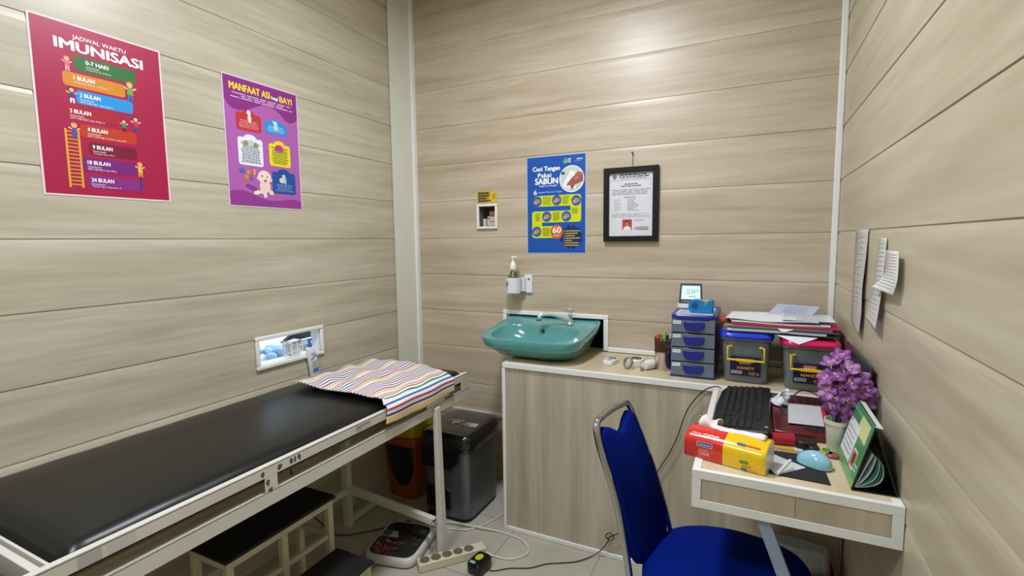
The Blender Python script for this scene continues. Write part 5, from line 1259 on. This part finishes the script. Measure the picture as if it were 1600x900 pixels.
w.add(g, [(j * 7 + i, j * 7 + i + 1, (j + 1) * 7 + i + 1, (j + 1) * 7 + i) for j in range(n_) for i in range(6)])
w.build('front_plate', mat('#0d0f12', .35), parent=t_, smooth=60, solid=.005)
w = MB(); rings = []
for k_, (z, f) in enumerate(((.29, .90), (.335, 1.0), (.355, .97), (.385, .98), (.42, .95), (.445, .98), (.452, .86), (.43, .4))):
    rings.append([(ocx + (x - ocx) * (1 + .035 * math.sin(i * 1.7 + k_ * 2)), ocy + (y - ocy) * (1 + .035 * math.sin(i * 1.3 + k_)), z_ + (.006 * math.sin(i * .9) if k_ > 3 else 0)) for i, (x, y, z_) in enumerate(oo(.112 * f, .104 * f, z, 4))])
w.loft(rings, False, True); w.build('liner', mat('#c9b912', .35, trans=.15), parent=t_, smooth=60)

# ------------------------------------------------------------------ bathroom scale
t_ = thing('bathroom_scale', (-1.31, 1.57, 0), 'white bathroom scale with dark pink printed surface on the floor', 'scale')
SM = Matrix.Translation((-1.313, 1.570, 0)) @ Matrix.Rotation(math.radians(-44 + 60), 4, 'Z')
P4 = [Vector((-1.395, 1.425, 0)), Vector((-1.165, 1.462, 0)), Vector((-1.232, 1.725, 0)), Vector((-1.455, 1.668, 0))]
cc = sum(P4, Vector()) / 4; ux = ((P4[1] - P4[0]) + (P4[2] - P4[3])).normalized(); uy = ((P4[3] - P4[0]) + (P4[2] - P4[1])).normalized(); uy = (uy - ux * uy.dot(ux)).normalized()
SM = Matrix.Translation(cc) @ Matrix(((ux.x, uy.x, 0, 0), (ux.y, uy.y, 0, 0), (0, 0, 1, 0), (0, 0, 0, 1)))
MB().loft([sring(0, 0, a_, b_2, z, 5.5, 48) for a_, b_2, z in ((.105, .120, .004), (.115, .130, .008), (.117, .132, .022), (.114, .129, .036), (.108, .123, .040))]).xf(SM).build('body', mat('#c9ccc4', .3), parent=t_, smooth=50)
S = Sheet((0, 0, .0403), (1, 0, 0), (0, 1, 0), (0, 0, 1), eps=.0003); S.rough = .25
S.poly([(x * 100, y * 100) for x, y, _ in sring(0, 0, .101, .116, 0, 5.5, 40)], '#2b2a28', 1)
r_ = random.Random(2)
for i in range(34): S.ell(r_.uniform(-8.5, 1.5), r_.uniform(-10, -2), r_.uniform(.5, 1.5), r_.uniform(.4, 1.1), r_.choice(['#8f3f48', '#a8525c', '#7a2f3a', '#b98088']), 2, 8, r_.uniform(0, 3))
for i in range(20): S.ell(r_.uniform(-3, 8.5), r_.uniform(-4, 10), r_.uniform(.6, 1.6), r_.uniform(.4, 1.2), r_.choice(['#38362f', '#3d3a36', '#45403a']), 2, 8, r_.uniform(0, 3))
S.poly([(-10.2, .2), (-1.5, .5), (-3.5, 4.5), (-10.2, 5.6)], '#b9bcb6', 3)
S.xf(SM); S.build('printed_top', parent=t_, smooth=0)
MB().loft([sring(-.077, .028, .020, .022, z, 4, 24) for z in (.0410, .0440)]).xf(SM).build('display_window', mat('#55594f', .12, coat=.5), parent=t_, bevel=.001)

# ------------------------------------------------------------------ power strip, adapter and cables
ps = thing('power_strip', (-1.063, 1.587, 0), 'cream five socket power strip on the floor tiles', 'power strip')
u_ = Vector((.171, .195, 0)).normalized(); v_ = Vector((-u_.y, u_.x, 0)); o_ = Vector((-1.140, 1.466, 0))
PM = Matrix.Translation(o_) @ Matrix(((u_.x, v_.x, 0, 0), (u_.y, v_.y, 0, 0), (0, 0, 1, 0), (0, 0, 0, 1)))
MB().box(0, .282, 0, .052, .0005, .036).xf(PM).build('housing', mat('#d2cdb4', .4), parent=ps, bevel=.004)
for k_ in range(5):
    cx_ = .028 + k_ * .0460
    MB().lathe([(.0205, .0362), (.0205, .0374), (.0180, .0374), (.0175, .0365), (.001, .0364)], (cx_, .026, 0), 28, cap=False).xf(PM).build('socket', mat('#6f6350', .5), parent=ps)
w = MB().m(mat('#17120e', .5))
for k_ in range(5):
    cx_ = .028 + k_ * .0460
    for d_ in (-.007, .007): w.cyl((cx_ + d_, .026, .0364), (cx_ + d_, .026, .0370), .0024, n=8)
w.m(mat('#b9a88c', .3, metal=.8))
for k_ in range(5): cx_ = .028 + k_ * .0460; w.box(cx_ - .002, cx_ + .002, .041, .0435, .0364, .039).box(cx_ - .002, cx_ + .002, .0085, .011, .0364, .039)
w.xf(PM).build('socket_contacts', parent=ps)
ad = thing('power_adapter', (-.938, 1.59, 0), 'black plug adapter with yellow sticker beside the power strip', 'adapter')
AM = Matrix.Translation((-.938, 1.590, .001)) @ Matrix.Rotation(math.radians(-8), 4, 'Z') @ Matrix.Scale(1.35, 4)
MB().loft([sring(0, 0, a_, b_2, z, 5, 32) for a_, b_2, z in ((.022, .030, 0), (.025, .034, .006), (.025, .034, .030), (.022, .030, .035))]).xf(AM).build('body', mat('#121315', .3), parent=ad, smooth=40)
S = Sheet((0, 0, .0353), (1, 0, 0), (0, 1, 0), (0, 0, 1), eps=.0003); S.ell(-.4, .5, 1.1, 1.5, '#c9c41e', 1); S.rect(-1.6, -2.9, .2, -1.8, '#8fb4bc', 1); S.xf(AM); S.build('sticker', parent=ad, smooth=0)['label'] = 'yellow round sticker'


def cable(name, pts, r, h, label, n=8):
    return tag(MB().tube(smoothpath(pts, 7), r, n).build(name, mat(h, .45), smooth=60), label, 'cable')


cable('cable', [(-.957, 1.680, .016), (-.925, 1.682, .006), (-.848, 1.698, .0045), (-.806, 1.765, .0045), (-.862, 1.830, .0045), (-.969, 1.846, .0045), (-1.08, 1.825, .0125), (-1.18, 1.812, .0125), (-1.268, 1.80, .0045)], .0038, '#d5d3c6', 'white cable looping from the power strip across the floor')
cable('cable', [(-1.30, 1.755, .0045), (-1.20, 1.77, .0045), (-1.12, 1.80, .0045), (-1.07, 1.87, .0045), (-1.04, 1.96, .0045), (-1.02, 2.06, .0045), (-1.01, 2.2, .0045)], .004, '#cfcec2', 'white cable running beside the pedal bin to the wall')
# black cord: along the floor, up in front of the counter behind the chair, over to the desk
cord = [(-.908, 1.592, .020), (-.885, 1.602, .004), (-.83, 1.645, .004), (-.76, 1.68, .004), (-.71, 1.73, .004), (-.66, 1.76, .004), (-.60, 1.80, .004), (-.545, 1.862, .012), (-.51, 1.870, .05), (-.492, 1.872, .085)]
loop = [(-.488 + .016 * math.cos(a_) - .0, 1.871 + .002 * math.sin(a_), .098 + .014 * math.sin(a_)) for a_ in (-2.2, -1.0, .2, 1.4, 2.6, 3.8)]
cable('cable', cord + loop + [(-.470, 1.870, .110), (-.44, 1.872, .135), (-.38, 1.873, .22), (-.325, 1.873, .36), (-.29, 1.872, .44), (-.265, 1.872, .485), (-.235, 1.870, .56), (-.205, 1.870, .66), (-.175, 1.868, .715), (-.145, 1.865, .752), (-.122, 1.862, .768), (-.10, 1.858, .775), (-.088, 1.852, .772)], .0021, '#2a2320', 'thin dark brown cord hanging in front of the counter to the desk')
cable('cable', [(.272, 1.72, .66), (.274, 1.72, .40), (.272, 1.72, .15), (.26, 1.71, .02), (.22, 1.69, .006)], .003, '#241a18', 'dark cable hanging below the desk near the right wall')
cable('cable', [(-1.67, 1.30, .55), (-1.66, 1.33, .35), (-1.63, 1.37, .20), (-1.60, 1.43, .10), (-1.60, 1.50, .02), (-1.5, 1.62, .004), (-1.4, 1.75, .004)], .003, '#2c2823', 'dark cable hanging behind the step stool under the bed')

# bag below the desk
t_ = thing('shopping_bag', (.17, 1.76, 0), 'pale blue and orange bag standing under the desk', 'bag')
w = MB(); rings = []; w.m(mat('#a9b8c4', .45))
for z, a_, b_2 in ((0, .085, .05), (.02, .095, .058), (.14, .094, .052), (.235, .088, .045), (.30, .082, .028)):
    rings.append([(x + .004 * math.sin(i * 1.9 + z * 50), y + .004 * math.sin(i * 1.3 + z * 30), z_ - .055 * (x - .09) * (1 if z > .2 else 0)) for i, (x, y, z_) in enumerate(sring(.165, 1.79, a_, b_2, z, 5, 36))])
w.loft(rings, True, True).build('bag_body', parent=t_, smooth=50)
MB().loft([sring(.165, 1.79, .0975, .0605, .10, 5, 36), sring(.165, 1.79, .098, .060, .235, 5, 36)], False, False).build('orange_band', mat('#c9542a', .5), parent=t_, solid=.001)

# ------------------------------------------------------------------ groups of like things
for o in list(SC.objects):
    if o.parent is None and 'label' in o.keys():
        n = o.name.split('.')[0]; g = {'receipt': 'receipts on the right wall', 'storage_box': 'lidded storage boxes on the counter', 'cable': 'cables on the floor and desk', 'poster': 'health posters on the walls'}.get(n)
        if n in ('folder', 'paper_stack', 'paper_sheet') and .93 < o.location.z < 1.008 and o.location.x > -.1: g = 'papers and folders piled on the storage boxes'
        if g: o['group'] = g
